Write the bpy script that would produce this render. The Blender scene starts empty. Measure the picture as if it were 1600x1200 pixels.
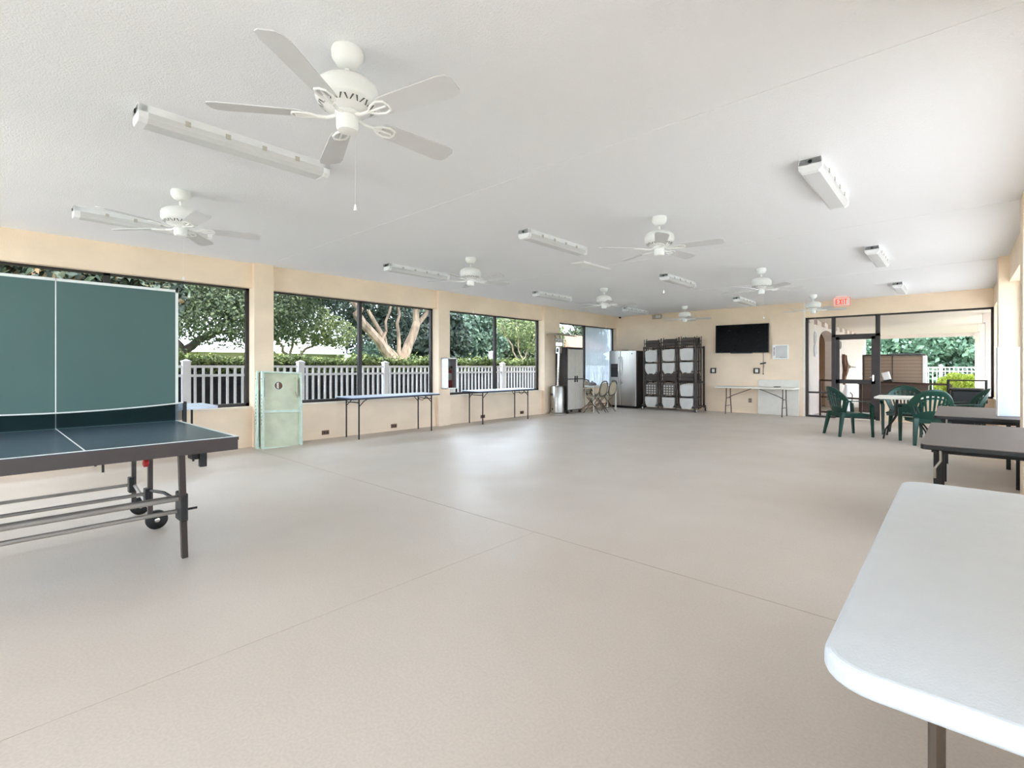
import bpy, bmesh, math, random
import numpy as np
from mathutils import Vector, Matrix
random.seed(7)
PI = math.pi
R = math.radians
C = bpy.context.scene.collection
H = 2.907            # ceiling height
CAMH = 1.27

# ------------------------------------------------------------------ materials
def lin(c):
    return tuple(((v/255)/12.92 if v/255 <= .04045 else ((v/255+.055)/1.055)**2.4) for v in c)

def mat(name, rgb, rough=.5, metal=0., var=0., vscale=8., bump=0., bscale=60., spec=.5, emit=None, estr=0., stretch=None, rgb2=None):
    m = bpy.data.materials.new(name); m.use_nodes = True
    nt = m.node_tree; b = nt.nodes['Principled BSDF']
    c = lin(rgb)
    b.inputs['Roughness'].default_value = rough
    b.inputs['Metallic'].default_value = metal
    b.inputs['Specular IOR Level'].default_value = spec
    tc = nt.nodes.new('ShaderNodeTexCoord')
    src = tc.outputs['Object']
    if stretch:
        mp = nt.nodes.new('ShaderNodeMapping'); mp.inputs['Scale'].default_value = stretch
        nt.links.new(src, mp.inputs['Vector']); src = mp.outputs['Vector']
    if var > 0 or rgb2:
        n = nt.nodes.new('ShaderNodeTexNoise'); n.inputs['Scale'].default_value = vscale; n.inputs['Detail'].default_value = 4
        nt.links.new(src, n.inputs['Vector'])
        r = nt.nodes.new('ShaderNodeValToRGB')
        r.color_ramp.elements[0].position = .32; r.color_ramp.elements[1].position = .68
        if rgb2:
            a, d = lin(rgb2), c
        else:
            a = tuple(max(0, v*(1-var)) for v in c); d = tuple(min(1, v*(1+var)) for v in c)
        r.color_ramp.elements[0].color = (*a, 1); r.color_ramp.elements[1].color = (*d, 1)
        nt.links.new(n.outputs['Fac'], r.inputs['Fac']); nt.links.new(r.outputs['Color'], b.inputs['Base Color'])
    else:
        b.inputs['Base Color'].default_value = (*c, 1)
    if bump > 0:
        n2 = nt.nodes.new('ShaderNodeTexNoise'); n2.inputs['Scale'].default_value = bscale; n2.inputs['Detail'].default_value = 3
        nt.links.new(src, n2.inputs['Vector'])
        bp = nt.nodes.new('ShaderNodeBump'); bp.inputs['Strength'].default_value = bump; bp.inputs['Distance'].default_value = .01
        nt.links.new(n2.outputs['Fac'], bp.inputs['Height']); nt.links.new(bp.outputs['Normal'], b.inputs['Normal'])
    if emit:
        b.inputs['Emission Color'].default_value = (*lin(emit), 1); b.inputs['Emission Strength'].default_value = estr
    return m

def clear_mat(name, tint, gloss=.06, rough=.02, white=0., wc=.86):
    """thin see-through sheet: tinted transparency, a little reflection, optional white diffusion"""
    m = bpy.data.materials.new(name); m.use_nodes = True
    nt = m.node_tree; nt.nodes.remove(nt.nodes['Principled BSDF'])
    out = nt.nodes['Material Output']
    t = nt.nodes.new('ShaderNodeBsdfTransparent'); t.inputs['Color'].default_value = (*tint, 1)
    last = t.outputs[0]
    if white > 0:
        d = nt.nodes.new('ShaderNodeBsdfDiffuse'); d.inputs['Color'].default_value = (wc, wc, wc, 1)
        tr = nt.nodes.new('ShaderNodeBsdfTranslucent'); tr.inputs['Color'].default_value = (wc, wc, wc, 1)
        mm = nt.nodes.new('ShaderNodeMixShader'); nt.links.new(d.outputs[0], mm.inputs[1]); nt.links.new(tr.outputs[0], mm.inputs[2])
        mx = nt.nodes.new('ShaderNodeMixShader'); mx.inputs[0].default_value = white
        nt.links.new(last, mx.inputs[1]); nt.links.new(mm.outputs[0], mx.inputs[2]); last = mx.outputs[0]
    g = nt.nodes.new('ShaderNodeBsdfGlossy'); g.inputs['Roughness'].default_value = rough
    mx = nt.nodes.new('ShaderNodeMixShader'); mx.inputs[0].default_value = gloss
    nt.links.new(last, mx.inputs[1]); nt.links.new(g.outputs[0], mx.inputs[2])
    nt.links.new(mx.outputs[0], out.inputs['Surface'])
    return m

def leaf_mat(name, a, b, c3=None, rough=.55, sc=1.2, trans=.25):
    m = bpy.data.materials.new(name); m.use_nodes = True
    nt = m.node_tree; p = nt.nodes['Principled BSDF']
    geo = nt.nodes.new('ShaderNodeNewGeometry')
    r = nt.nodes.new('ShaderNodeValToRGB')
    r.color_ramp.elements[0].color = (*lin(a), 1); r.color_ramp.elements[1].color = (*lin(b), 1)
    if c3:
        e = r.color_ramp.elements.new(.75); e.color = (*lin(c3), 1)
    nt.links.new(geo.outputs['Random Per Island'], r.inputs['Fac'])
    nt.links.new(r.outputs['Color'], p.inputs['Base Color'])
    p.inputs['Roughness'].default_value = rough
    tr = nt.nodes.new('ShaderNodeBsdfTranslucent'); nt.links.new(r.outputs['Color'], tr.inputs['Color'])
    mx = nt.nodes.new('ShaderNodeMixShader'); mx.inputs[0].default_value = trans
    nt.links.new(p.outputs[0], mx.inputs[1]); nt.links.new(tr.outputs[0], mx.inputs[2])
    nt.links.new(mx.outputs[0], nt.nodes['Material Output'].inputs['Surface'])
    return m

def plank_mat(name, rgb, line, width, axis=0, rough=.6, thick=.06):
    """parallel board joints across one object axis"""
    m = mat(name, rgb, rough)
    nt = m.node_tree; b = nt.nodes['Principled BSDF']
    tc = nt.nodes.new('ShaderNodeTexCoord'); sp = nt.nodes.new('ShaderNodeSeparateXYZ'); nt.links.new(tc.outputs['Object'], sp.inputs[0])
    d = nt.nodes.new('ShaderNodeMath'); d.operation = 'DIVIDE'; d.inputs[1].default_value = width; nt.links.new(sp.outputs[axis], d.inputs[0])
    f = nt.nodes.new('ShaderNodeMath'); f.operation = 'FRACT'; nt.links.new(d.outputs[0], f.inputs[0])
    l = nt.nodes.new('ShaderNodeMath'); l.operation = 'LESS_THAN'; l.inputs[1].default_value = thick; nt.links.new(f.outputs[0], l.inputs[0])
    mx = nt.nodes.new('ShaderNodeMix'); mx.data_type = 'RGBA'
    mx.inputs[6].default_value = (*lin(rgb), 1); mx.inputs[7].default_value = (*lin(line), 1)
    nt.links.new(l.outputs[0], mx.inputs[0]); nt.links.new(mx.outputs[2], b.inputs['Base Color'])
    return m

M = {}
M['wall'] = mat('painted_block_wall', (239, 218, 193), .85, var=.05, vscale=1.6, bump=.25, bscale=70, stretch=(1, 1, 1.6))
M['ceiling'] = mat('textured_ceiling', (238, 239, 242), .9, bump=.4, bscale=100)
M['trim'] = mat('pale_trim', (238, 230, 218), .6, var=.03)
M['sill'] = mat('pale_sill', (232, 218, 198), .6, var=.03)
M['bronze'] = mat('dark_bronze_aluminium', (50, 44, 42), .45, .3, var=.08)
M['white_metal'] = mat('white_enamel', (240, 240, 238), .35, var=.02)
M['blade'] = mat('shaded_fan_blade', (210, 210, 211), .5, var=.02)  # white blades greyed, shade of the undersides put into the colour
M['vent_dark'] = mat('vent_shadow_slot', (96, 96, 96), .8, var=.1)
M['lamp_grey'] = mat('fixture_housing_grey', (236, 237, 239), .5, var=.04)
M['black'] = mat('black_plastic', (18, 18, 19), .5, var=.1)
M['black_metal'] = mat('black_steel', (30, 28, 28), .4, .4, var=.1)
M['tube'] = mat('fluorescent_tube', (250, 250, 250), .4, var=.01)
M['lens'] = clear_mat('ribbed_clear_lens', (.98, .98, .98), .10, .2, white=.75, wc=.94)
M['glass'] = clear_mat('window_glass', (.69, .695, .70), .02)
M['screen'] = clear_mat('tinted_screen', (.75, .755, .76), .0)
M['tint_glass'] = clear_mat('tinted_storefront_glass', (.62, .63, .63), .0)
M['corrugated'] = clear_mat('corrugated_translucent', (.66, .72, .78), .05, .3, white=.5, wc=.62)
M['net'] = clear_mat('fine_dark_net', (.34, .37, .40), .0)
M['stainless'] = mat('stainless_steel', (176, 172, 166), .34, .95, var=.05, stretch=(40, 40, 1), vscale=2)
M['chrome'] = mat('polished_steel', (215, 213, 210), .15, 1., var=.03)
M['dark_side'] = mat('dark_grey_panel', (52, 48, 47), .5, var=.08)
M['grey_door'] = mat('grey_resin_door', (190, 184, 174), .55, var=.04)
M['rack'] = mat('brown_black_frame', (74, 66, 62), .5, .3, var=.15)
M['chair_grey'] = mat('light_grey_resin', (206, 205, 202), .5, var=.04)
M['green'] = mat('dark_green_resin', (10, 58, 46), .35, var=.1)
M['table_white'] = mat('white_plastic_tabletop', (212, 220, 228), .42, var=.02, bump=.12, bscale=220)
M['table_edge'] = mat('off_white_plastic', (222, 218, 208), .5, var=.03)
M['laminate'] = mat('brown_grey_laminate', (88, 77, 72), .55, var=.06, vscale=6, stretch=(12, 1, 1))
M['blue_top'] = mat('pale_blue_tabletop', (206, 218, 236), .3, var=.04)
M['blue_edge'] = mat('navy_table_edge', (34, 44, 66), .45, var=.1)
M['tan'] = mat('tan_vinyl', (168, 156, 134), .6, var=.08)
M['tan_metal'] = mat('taupe_tube', (92, 82, 72), .4, .4, var=.1)
M['pp_green'] = mat('table_tennis_green', (66, 98, 94), .45, var=.04, vscale=2)
M['pp_sheen'] = mat('table_tennis_sheen', (74, 92, 108), .27, var=.04, vscale=2)  # slate tint: window reflection put into the flat half's colour
M['pp_line'] = mat('white_court_line', (226, 230, 228), .5, var=.02)
M['pp_apron'] = mat('dark_brown_apron', (62, 54, 52), .45, var=.08)
M['pp_bar'] = mat('grey_steel_bar', (146, 140, 134), .4, .3, var=.08)
M['red'] = mat('red_paint', (176, 34, 30), .4, var=.06)
M['tv'] = mat('black_screen', (6, 5, 6), .22, var=.1, spec=.06)
M['mint'] = mat('pale_mint_paint', (198, 202, 178), .6, var=.09, vscale=5)
M['mint_edge'] = mat('blue_mint_edge', (200, 216, 204), .6, var=.09, vscale=9)
M['rust'] = mat('rusty_brown', (112, 78, 58), .7, var=.2, vscale=14)
M['exit_plate'] = mat('frosted_exit_plate', (244, 226, 218), .4, var=.03)
M['exit_red'] = mat('lit_exit_letters', (232, 70, 40), .5, emit=(240, 60, 30), estr=.5)
M['vinyl'] = mat('white_vinyl', (248, 246, 248), .45, var=.02)
M['patio_wall'] = mat('pale_pink_stucco', (224, 209, 201), .85, var=.03, bump=.2, bscale=60)
M['alcove'] = mat('beige_stucco', (214, 192, 172), .85, var=.04)
M['patio_ceiling'] = plank_mat('pale_plank_ceiling', (222, 208, 194), (184, 168, 152), .14, 1, thick=.08)
M['shed'] = plank_mat('tan_shed_siding', (160, 138, 120), (124, 104, 90), .10, 2, thick=.12)
M['shed_trim'] = mat('dark_brown_trim', (84, 66, 58), .6, var=.08)
M['tarp'] = mat('blue_grey_tarp', (96, 120, 132), .6, var=.15)
M['rail'] = mat('brown_railing', (92, 70, 62), .5, var=.08)
M['bark'] = mat('tree_bark', (150, 128, 108), .9, rgb2=(96, 78, 64), vscale=6, bump=.6, bscale=20, stretch=(1, 1, .25))
M['bark_dark'] = mat('dark_bark', (84, 72, 64), .9, rgb2=(52, 44, 40), vscale=6)
M['concrete'] = mat('pale_concrete', (196, 190, 184), .9, var=.06, vscale=2)
M['lawn'] = mat('mown_lawn', (96, 118, 62), .95, rgb2=(70, 88, 46), vscale=1.5)
M['mulch'] = mat('dark_mulch', (66, 56, 54), .95, rgb2=(42, 36, 36), vscale=12)
M['roof_white'] = mat('pale_roof', (236, 234, 238), .8, var=.03)
M['roof_red'] = mat('terracotta_roof', (112, 70, 50), .8, var=.12, vscale=6)
M['house'] = mat('cream_house_wall', (150, 138, 118), .85, var=.04)
M['hedge_core'] = mat('hedge_understory', (52, 46, 46), .95, rgb2=(30, 28, 30), vscale=10)
M['leaf_hedge'] = leaf_mat('hedge_leaf', (58, 70, 36), (170, 176, 112), (116, 126, 70), rough=.8)
M['leaf_yellow'] = leaf_mat('yellow_green_leaf', (140, 160, 50), (222, 226, 110), (190, 200, 80))
M['leaf_magnolia'] = leaf_mat('magnolia_leaf', (24, 34, 22), (128, 96, 62), (58, 70, 46), rough=.6, trans=.1)
M['leaf_oak'] = leaf_mat('oak_leaf', (46, 54, 38), (116, 122, 86), (76, 86, 58), rough=.8)
M['leaf_light'] = leaf_mat('light_leaf', (66, 76, 46), (142, 144, 96), (98, 106, 66), rough=.8)
M['leaf_dark'] = leaf_mat('dark_leaf', (26, 36, 30), (66, 76, 60), (42, 52, 44), rough=.8)
M['leaf_blue'] = leaf_mat('blue_green_leaf', (50, 68, 56), (122, 140, 116), (82, 100, 84), rough=.8)
M['leaf_patio'] = leaf_mat('pale_green_leaf', (84, 110, 88), (176, 200, 170), (128, 158, 132), rough=.8)
M['leaf_patio_dark'] = leaf_mat('mid_green_leaf', (50, 70, 54), (124, 148, 116), (84, 108, 84), rough=.8)
M['leaf_forest'] = leaf_mat('forest_leaf', (40, 50, 36), (98, 104, 72), (64, 74, 52), rough=.8)

def floor_mat():
    m = mat('coated_concrete_floor', (208, 198, 189), .42, rgb2=(200, 188, 177), vscale=.6)
    nt = m.node_tree; b = nt.nodes['Principled BSDF']
    tc = nt.nodes.new('ShaderNodeTexCoord')
    base = b.inputs['Base Color'].links[0].from_socket
    n = nt.nodes.new('ShaderNodeTexNoise'); n.inputs['Scale'].default_value = 90; n.inputs['Detail'].default_value = 2
    nt.links.new(tc.outputs['Object'], n.inputs['Vector'])
    r = nt.nodes.new('ShaderNodeValToRGB'); r.color_ramp.elements[0].position = .35; r.color_ramp.elements[1].position = .65
    r.color_ramp.elements[0].color = (.95, .95, .95, 1); r.color_ramp.elements[1].color = (1.03, 1.03, 1.03, 1)
    nt.links.new(n.outputs['Fac'], r.inputs['Fac'])
    mx = nt.nodes.new('ShaderNodeMix'); mx.data_type = 'RGBA'; mx.blend_type = 'MULTIPLY'; mx.inputs[0].default_value = 1
    nt.links.new(base, mx.inputs[6]); nt.links.new(r.outputs['Color'], mx.inputs[7]); nt.links.new(mx.outputs[2], b.inputs['Base Color'])
    n2 = nt.nodes.new('ShaderNodeTexNoise'); n2.inputs['Scale'].default_value = 26; n2.inputs['Detail'].default_value = 4
    nt.links.new(tc.outputs['Object'], n2.inputs['Vector'])
    bp = nt.nodes.new('ShaderNodeBump'); bp.inputs['Strength'].default_value = .22; bp.inputs['Distance'].default_value = .005
    nt.links.new(n2.outputs['Fac'], bp.inputs['Height']); nt.links.new(bp.outputs['Normal'], b.inputs['Normal'])
    n3 = nt.nodes.new('ShaderNodeTexNoise'); n3.inputs['Scale'].default_value = 1.7; n3.inputs['Detail'].default_value = 3
    nt.links.new(tc.outputs['Object'], n3.inputs['Vector'])
    mr = nt.nodes.new('ShaderNodeMapRange'); mr.inputs[3].default_value = .30; mr.inputs[4].default_value = .60
    nt.links.new(n3.outputs['Fac'], mr.inputs[0]); nt.links.new(mr.outputs[0], b.inputs['Roughness'])
    return m
M['floor'] = floor_mat()

# ------------------------------------------------------------------ mesh builder
class MB:
    def __init__(s): s.v = []; s.f = []; s.mi = []; s.cur = 0
    def add(s, vs, fs, T=None):
        o = len(s.v)
        for p in vs:
            p = Vector(p)
            s.v.append(T @ p if T else p)
        for f in fs:
            s.f.append([o+i for i in f]); s.mi.append(s.cur)
        return s
    def slot(s, i): s.cur = i; return s
    def box(s, x0, y0, z0, x1, y1, z1, T=None):
        vs = [(x0,y0,z0),(x1,y0,z0),(x1,y1,z0),(x0,y1,z0),(x0,y0,z1),(x1,y0,z1),(x1,y1,z1),(x0,y1,z1)]
        return s.add(vs, [(0,3,2,1),(4,5,6,7),(0,1,5,4),(1,2,6,5),(2,3,7,6),(3,0,4,7)], T)
    def prism(s, poly, z0, z1, T=None):
        n = len(poly)
        vs = [(x, y, z0) for x, y in poly] + [(x, y, z1) for x, y in poly]
        fs = [tuple(range(n-1, -1, -1)), tuple(range(n, 2*n))] + [(i, (i+1) % n, n+(i+1) % n, n+i) for i in range(n)]
        return s.add(vs, fs, T)
    def tube(s, path, r, n=8, closed=False, T=None):
        P = [Vector(p) for p in path]; k = len(P)
        rs = r if isinstance(r, (list, tuple)) else [r]*k
        vs = []; up = None
        for i in range(k):
            if closed: t = P[(i+1) % k]-P[i-1]
            elif i == 0: t = P[1]-P[0]
            elif i == k-1: t = P[-1]-P[-2]
            else: t = (P[i+1]-P[i]).normalized()+(P[i]-P[i-1]).normalized()
            t.normalize()
            if up is None:
                up = Vector((0, 0, 1)) if abs(t.z) < .9 else Vector((1, 0, 0))
            a = t.cross(up)
            if a.length < 1e-5: a = t.orthogonal()
            a.normalize(); b = a.cross(t).normalized(); up = b
            for j in range(n):
                w = 2*PI*j/n + (PI/4 if n == 4 else 0)
                vs.append(P[i]+a*math.cos(w)*rs[i]+b*math.sin(w)*rs[i])
        fs = []
        for i in range(k if closed else k-1):
            i2 = (i+1) % k
            for j in range(n):
                fs.append((i*n+j, i*n+(j+1) % n, i2*n+(j+1) % n, i2*n+j))
        if not closed:
            fs += [tuple(range(n-1, -1, -1)), tuple((k-1)*n+j for j in range(n))]
        return s.add(vs, fs, T)
    def lathe(s, prof, n=24, T=None, cap=True):
        vs = []; k = len(prof)
        for r, z in prof:
            for j in range(n):
                a = 2*PI*j/n; vs.append((r*math.cos(a), r*math.sin(a), z))
        fs = [(i*n+j, i*n+(j+1) % n, (i+1)*n+(j+1) % n, (i+1)*n+j) for i in range(k-1) for j in range(n)]
        if cap: fs += [tuple(range(n-1, -1, -1)), tuple((k-1)*n+j for j in range(n))]
        return s.add(vs, fs, T)
    def build(s, name, mats, parent=None, smooth=False, bevel=0, seg=2, solid=0):
        me = bpy.data.meshes.new(name)
        me.from_pydata([tuple(v) for v in s.v], [], s.f); me.validate()
        for m in (mats if isinstance(mats, (list, tuple)) else [mats]): me.materials.append(m)
        if len(me.polygons) == len(s.mi): me.polygons.foreach_set('material_index', s.mi)
        bm = bmesh.new(); bm.from_mesh(me); bmesh.ops.recalc_face_normals(bm, faces=bm.faces); bm.to_mesh(me); bm.free()
        if smooth:
            me.polygons.foreach_set('use_smooth', [True]*len(me.polygons))
            try: me.set_sharp_from_angle(angle=R(40))
            except Exception: pass
        o = bpy.data.objects.new(name, me); C.objects.link(o)
        if parent: o.parent = parent
        if solid:
            md = o.modifiers.new('thickness', 'SOLIDIFY'); md.thickness = solid; md.offset = 0
        if bevel:
            md = o.modifiers.new('bevel', 'BEVEL'); md.width = bevel; md.segments = seg; md.limit_method = 'ANGLE'; md.angle_limit = R(50)
        return o

def rrect(x0, y0, x1, y1, r, n=6):
    out = []
    for cx, cy, a0 in ((x1-r, y1-r, 0), (x0+r, y1-r, 90), (x0+r, y0+r, 180), (x1-r, y0+r, 270)):
        for i in range(n+1):
            a = R(a0+90*i/n); out.append((cx+r*math.cos(a), cy+r*math.sin(a)))
    return out

def thing(name, label, cat, loc=(0, 0, 0), rz=0, group=None):
    o = bpy.data.objects.new(name, None); C.objects.link(o); o.empty_display_size = .1
    o.location = loc; o.rotation_euler = (0, 0, rz)
    return tag(o, label, cat, group)
def tag(o, label, cat, group=None, kind=None):
    o['label'] = label; o['category'] = cat
    if group: o['group'] = group
    if kind: o['kind'] = kind
    return o
def struct(o, label=None):
    o['kind'] = 'structure'
    if label: o['label'] = label
    return o
def dup(root, loc, rz, label, group=None):
    r = root.copy(); C.objects.link(r); r.location = loc; r.rotation_euler = (0, 0, rz); r['label'] = label
    if group: r['group'] = group
    for ch in list(root.children):
        c = ch.copy(); C.objects.link(c); c.parent = r
        for g in list(ch.children):
            d = g.copy(); C.objects.link(d); d.parent = c
    return r
def empty_struct(name):
    o = bpy.data.objects.new(name, None); C.objects.link(o); o['kind'] = 'structure'; return o

# ------------------------------------------------------------------ room shell
XL, XLC, XLG, XLO = -8.27, -8.18, -8.42, -8.5     # left wall face, column face, glazing plane, outer face
XR, XRC, XRG, XRO = .57, .46, .72, .80
YN, YB, YBO = -4.6, 14.25, 14.45
SILL, HEAD = .64, 2.52

m = MB(); m.box(XLO, YN-.2, -.15, XRO, YBO, 0)
struct(m.build('floor', M['floor']))
m = MB(); m.box(XLO-1.5, YN-1.7, H, XRO+1.7, YBO, H+.2)  # slab carried past the walls as unseen eaves, added to block sun
struct(m.build('ceiling', M['ceiling']))

COLS = [(-4.6, -4.3), (-.75, -.43), (2.975, 3.27), (6.68, 6.99), (10.30, 10.82)]
m = MB()
m.box(XLO, YN, 0, XL, YBO, SILL-.03)
m.box(XLO, YN, HEAD, XL, YBO, H)
for a, b in COLS: m.box(XLO, a, 0, XLC, b, H)
m.box(XLO, 10.82, SILL-.03, XL, 11.10, HEAD); m.box(XLO, 14.2, SILL-.03, XL, YBO, HEAD)
struct(m.build('wall_left', M['wall']))

RC = [(-4.6, -4.3), (-.75, -.43), (2.975, 3.27), (6.62, 6.92), (10.25, 10.6)]
m = MB()
m.box(XR, YN, 0, XRO, YBO, SILL-.03); m.box(XR, YN, HEAD, XRO, YBO, H)
for a, b in RC: m.box(XRC, a, 0, XRO, b, H)
m.box(XR, .8, SILL-.03, XRO, 2.975, HEAD)  # unseen infill added to cut window light on the white table
m.box(XR, 14.1, SILL-.03, XRO, YBO, HEAD)
struct(m.build('wall_right', M['wall']))

m = MB()
m.box(XL, YB, 0, -2.87, YBO, H)
m.box(-2.87, YB+.03, 2.515, XR, YBO, H)
m.box(-1.33, YB+.03, 0, XR, YBO, .60)
struct(m.build('wall_back', M['wall']))
m = MB(); m.box(-2.895, YB-.012, 0, -2.862, YB+.03, H)
struct(m.build('trim_1', M['trim']))
m = MB()
m.box(XL, YN-.2, 0, XR, YN, SILL); m.box(XL, YN-.2, HEAD, XR, YN, H)
m.box(XL, YN-.2, SILL, -7.9, YN, HEAD); m.box(-3.0, YN-.2, SILL, XR, YN, HEAD)  # unseen wall, its opening sized for the daylight it lets in
struct(m.build('wall_front', M['wall']))
# ceiling board joints: thin raised seams running across the room
for i, (y, x0, x1) in enumerate(((3.17, XL, XR), (6.9, XL, XR), (10.42, XL, XR))):
    m = MB(); m.box(x0, y-.006, H-.0025, x1, y+.006, H+.01)
    struct(m.build('trim_%d' % (i+2), M['ceiling']))
# saw cut in the floor slab
M['joint'] = mat('floor_joint', (176, 164, 152), .8, var=.1)
m = MB(); m.box(XL, 2.9-.0025, -.01, XR, 2.9+.0025, .001); m.box(-2.40-.001, -1, -.01, -2.40+.001, 2.9, .0006)
struct(m.build('trim_5', M['joint']))

def window(idx, xg, xface, y0, y1, mull, pane, side, panes=None):
    """bronze framed window in a long wall; side=+1: room lies towards +x"""
    w = empty_struct('window_%d' % idx)
    t = .03
    m = MB()
    m.box(xg-t, y0, SILL, xg+t, y0+.05, HEAD+.02); m.box(xg-t, y1-.05, SILL, xg+t, y1, HEAD+.02)
    m.box(xg-t, y0, SILL, xg+t, y1, SILL+.05); m.box(xg-t, y0, HEAD-.03, xg+t, y1, HEAD+.02)
    for q in mull: m.box(xg-t, q-.035, SILL, xg+t, q+.035, HEAD)
    m.build('window_frame', M['bronze'], w)
    ys = [y0]+list(mull)+[y1]
    for a, b in zip(ys[:-1], ys[1:]):
        if panes and panes == (a, b): continue
        mm = MB(); mm.box(xg-.003, a+.03, SILL+.04, xg+.003, b-.03, HEAD-.02)
        mm.build('pane', pane, w)
    m = MB(); a, b = (xface, xg-t) if side < 0 else (xg+t, xface)
    m.box(a - (.02 if side < 0 else 0), y0, SILL-.03, b+(.02 if side > 0 else 0), y1, SILL)
    m.build('window_sill', M['sill'], w)
    return w
window(1, XLG, XL, -.43, 2.975, (1.2,), M['screen'], 1)
window(2, XLG, XL, 3.27, 6.68, (4.95,), M['screen'], 1)
window(3, XLG, XL, 6.99, 10.30, (8.63,), M['screen'], 1)
window(4, XLG, XL, 11.10, 14.20, (12.53,), M['screen'], 1, panes=(12.53, 14.20))
window(5, XLG, XL, -4.3, -.75, (-2.5,), M['screen'], 1)
window(11, XRG, XR, -.43, .8, (), M['glass'], -1)  # unseen short window, its length set for the light it lets in
window(6, XRG, XR, 3.27, 6.62, (4.95,), M['glass'], -1)
window(7, XRG, XR, 6.92, 10.25, (8.63,), M['glass'], -1)
window(8, XRG, XR, 10.6, 14.1, (12.4,), M['glass'], -1)
window(9, XRG, XR, -4.3, -.75, (-2.5,), M['glass'], -1)

# corrugated translucent sheet filling the last bay of the left wall
m = MB(); n = 100
ys = np.linspace(12.56, 14.15, n)
vs = []; fs = []
for i, y in enumerate(ys):
    x = XLG+.022*math.sin(i*PI/2+.4)
    vs += [(x, y, SILL+.04), (x, y, HEAD-.02)]
    if i: fs.append((2*i-2, 2*i, 2*i+1, 2*i-1))
m.add(vs, fs)
tag(m.build('corrugated_panel', M['corrugated'], solid=.004), 'white translucent corrugated sheet filling the window behind the fridge', 'plastic panel')

# storefront at the back: frame, transom, door
YF = YB+.09
w = empty_struct('window_10')
m = MB(); t = .03
def fr(x0, x1, z0, z1): m.box(x0, YF-t, z0, x1, YF+t, z1)
fr(-2.86, -2.80, 0, 2.515); fr(.53, .57, .60, 2.515); fr(-2.86, .57, 2.475, 2.515)
fr(-2.80, -2.29, .0, .045); fr(-2.80, -2.29, .60, .645); fr(-1.33, .57, .60, .645)
fr(-2.30, -2.215, 0, 2.49); fr(-1.42, -1.33, 0, 2.49); fr(-2.30, -1.33, 2.0, 2.06)
m.build('window_frame', M['bronze'], w)
for x0, x1, z0, z1 in ((-2.81, -2.29, .03, .61), (-2.81, -2.29, .63, 2.49), (-2.23, -1.40, 2.04, 2.49), (-1.35, .55, .63, 2.49)):
    mm = MB(); mm.box(x0, YF-.003, z0, x1, YF+.003, z1); mm.build('pane', M['tint_glass'], w)
d = empty_struct('door_1')
m = MB()
m.box(-2.215, YF-.02, .02, -2.135, YF+.02, 2.0); m.box(-1.50, YF-.02, .02, -1.42, YF+.02, 2.0)
m.box(-2.215, YF-.02, 1.93, -1.42, YF+.02, 2.0); m.box(-2.215, YF-.02, .02, -1.42, YF+.02, .10); m.box(-2.215, YF-.02, .86, -1.42, YF+.02, .96)
m.build('door_frame', M['bronze'], d)
mm = MB(); mm.box(-2.15, YF-.003, .08, -1.48, YF+.003, 1.95); mm.build('pane', M['tint_glass'], d)
mm = MB(); mm.box(-1.475, YF-.06, .93, -1.445, YF-.02, 1.07); mm.tube([(-1.46, YF-.06, 1.02), (-1.53, YF-.06, 1.02)], .009)
mm.build('door_handle', M['chrome'], d)

# ------------------------------------------------------------------ ceiling fans
def make_fan(label):
    t = thing('ceiling_fan', label, 'ceiling fan', (0, 0, H))
    m = MB(); m.lathe([(.074, 0), (.080, -.015), (.078, -.045), (.058, -.078), (.03, -.09)], 28); m.build('canopy', M['white_metal'], t, smooth=True)
    m = MB(); m.lathe([(.013, -.10), (.013, -.17)], 14); m.build('downrod', M['white_metal'], t, smooth=True)
    m = MB()
    m.lathe([(.03, -.145), (.07, -.155), (.125, -.175), (.152, -.20), (.158, -.225), (.157, -.262), (.146, -.285), (.10, -.318), (.07, -.326)], 40)
    h = m.build('motor_housing', M['white_metal'], t, smooth=True)
    m = MB()
    for k in range(30):
        a = 2*PI*k/30; T = Matrix.Rotation(a, 4, 'Z')
        sk = .006 if k % 2 else -.006
        m.add([(.1385, -.005+sk, -.292), (.1385, .005+sk, -.292), (.115, .003-sk, -.309), (.115, -.003-sk, -.309)], [(0, 1, 2, 3)], T @ Matrix.Translation((.0008, 0, -.0016)))
    m.build('vent', M['vent_dark'], h)
    m = MB(); m.lathe([(.062, -.325), (.062, -.345), (.055, -.350), (.055, -.405), (.048, -.42), (.03, -.425)], 28)
    m.build('switch_housing', M['white_metal'], t, smooth=True)
    m = MB(); m.tube([(.045, .01, -.42), (.045, .01, -.80)], .0006, 5); m.lathe([(.001, 0), (.004, -.004), (.009, -.03), (.009, -.034), (.001, -.036)], 10, Matrix.Translation((.045, .01, -.80)))
    m.build('pull_chain', M['white_metal'], t)
    for k in range(5):
        T = Matrix.Rotation(2*PI*k/5, 4, 'Z') @ Matrix.Translation((0, 0, -.345)) @ Matrix.Rotation(R(-12), 4, 'X')
        poly = [(.20, -.045), (.24, -.056), (.60, -.07), (.645, -.06), (.66, -.035), (.66, .035), (.645, .06), (.60, .07), (.24, .056), (.20, .045)]
        m = MB(); m.prism(poly, -.003, .003, T); b = m.build('blade', M['blade'], t)
        m = MB()
        m.tube([(.055, 0, .002), (.10, 0, -.012), (.15, 0, -.010)], .009, 8, T=T)
        m.tube([(.14, 0, -.010), (.18, -.03, -.008), (.225, -.042, -.007), (.262, -.03, -.007), (.272, 0, -.007), (.262, .03, -.007), (.225, .042, -.007), (.18, .03, -.008)], .0065, 6, closed=True, T=T)
        m.tube([(.15, 0, -.010), (.255, 0, -.007)], .006, 6, T=T)
        m.build('blade_iron', M['white_metal'], b, smooth=True)
    return t
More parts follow.
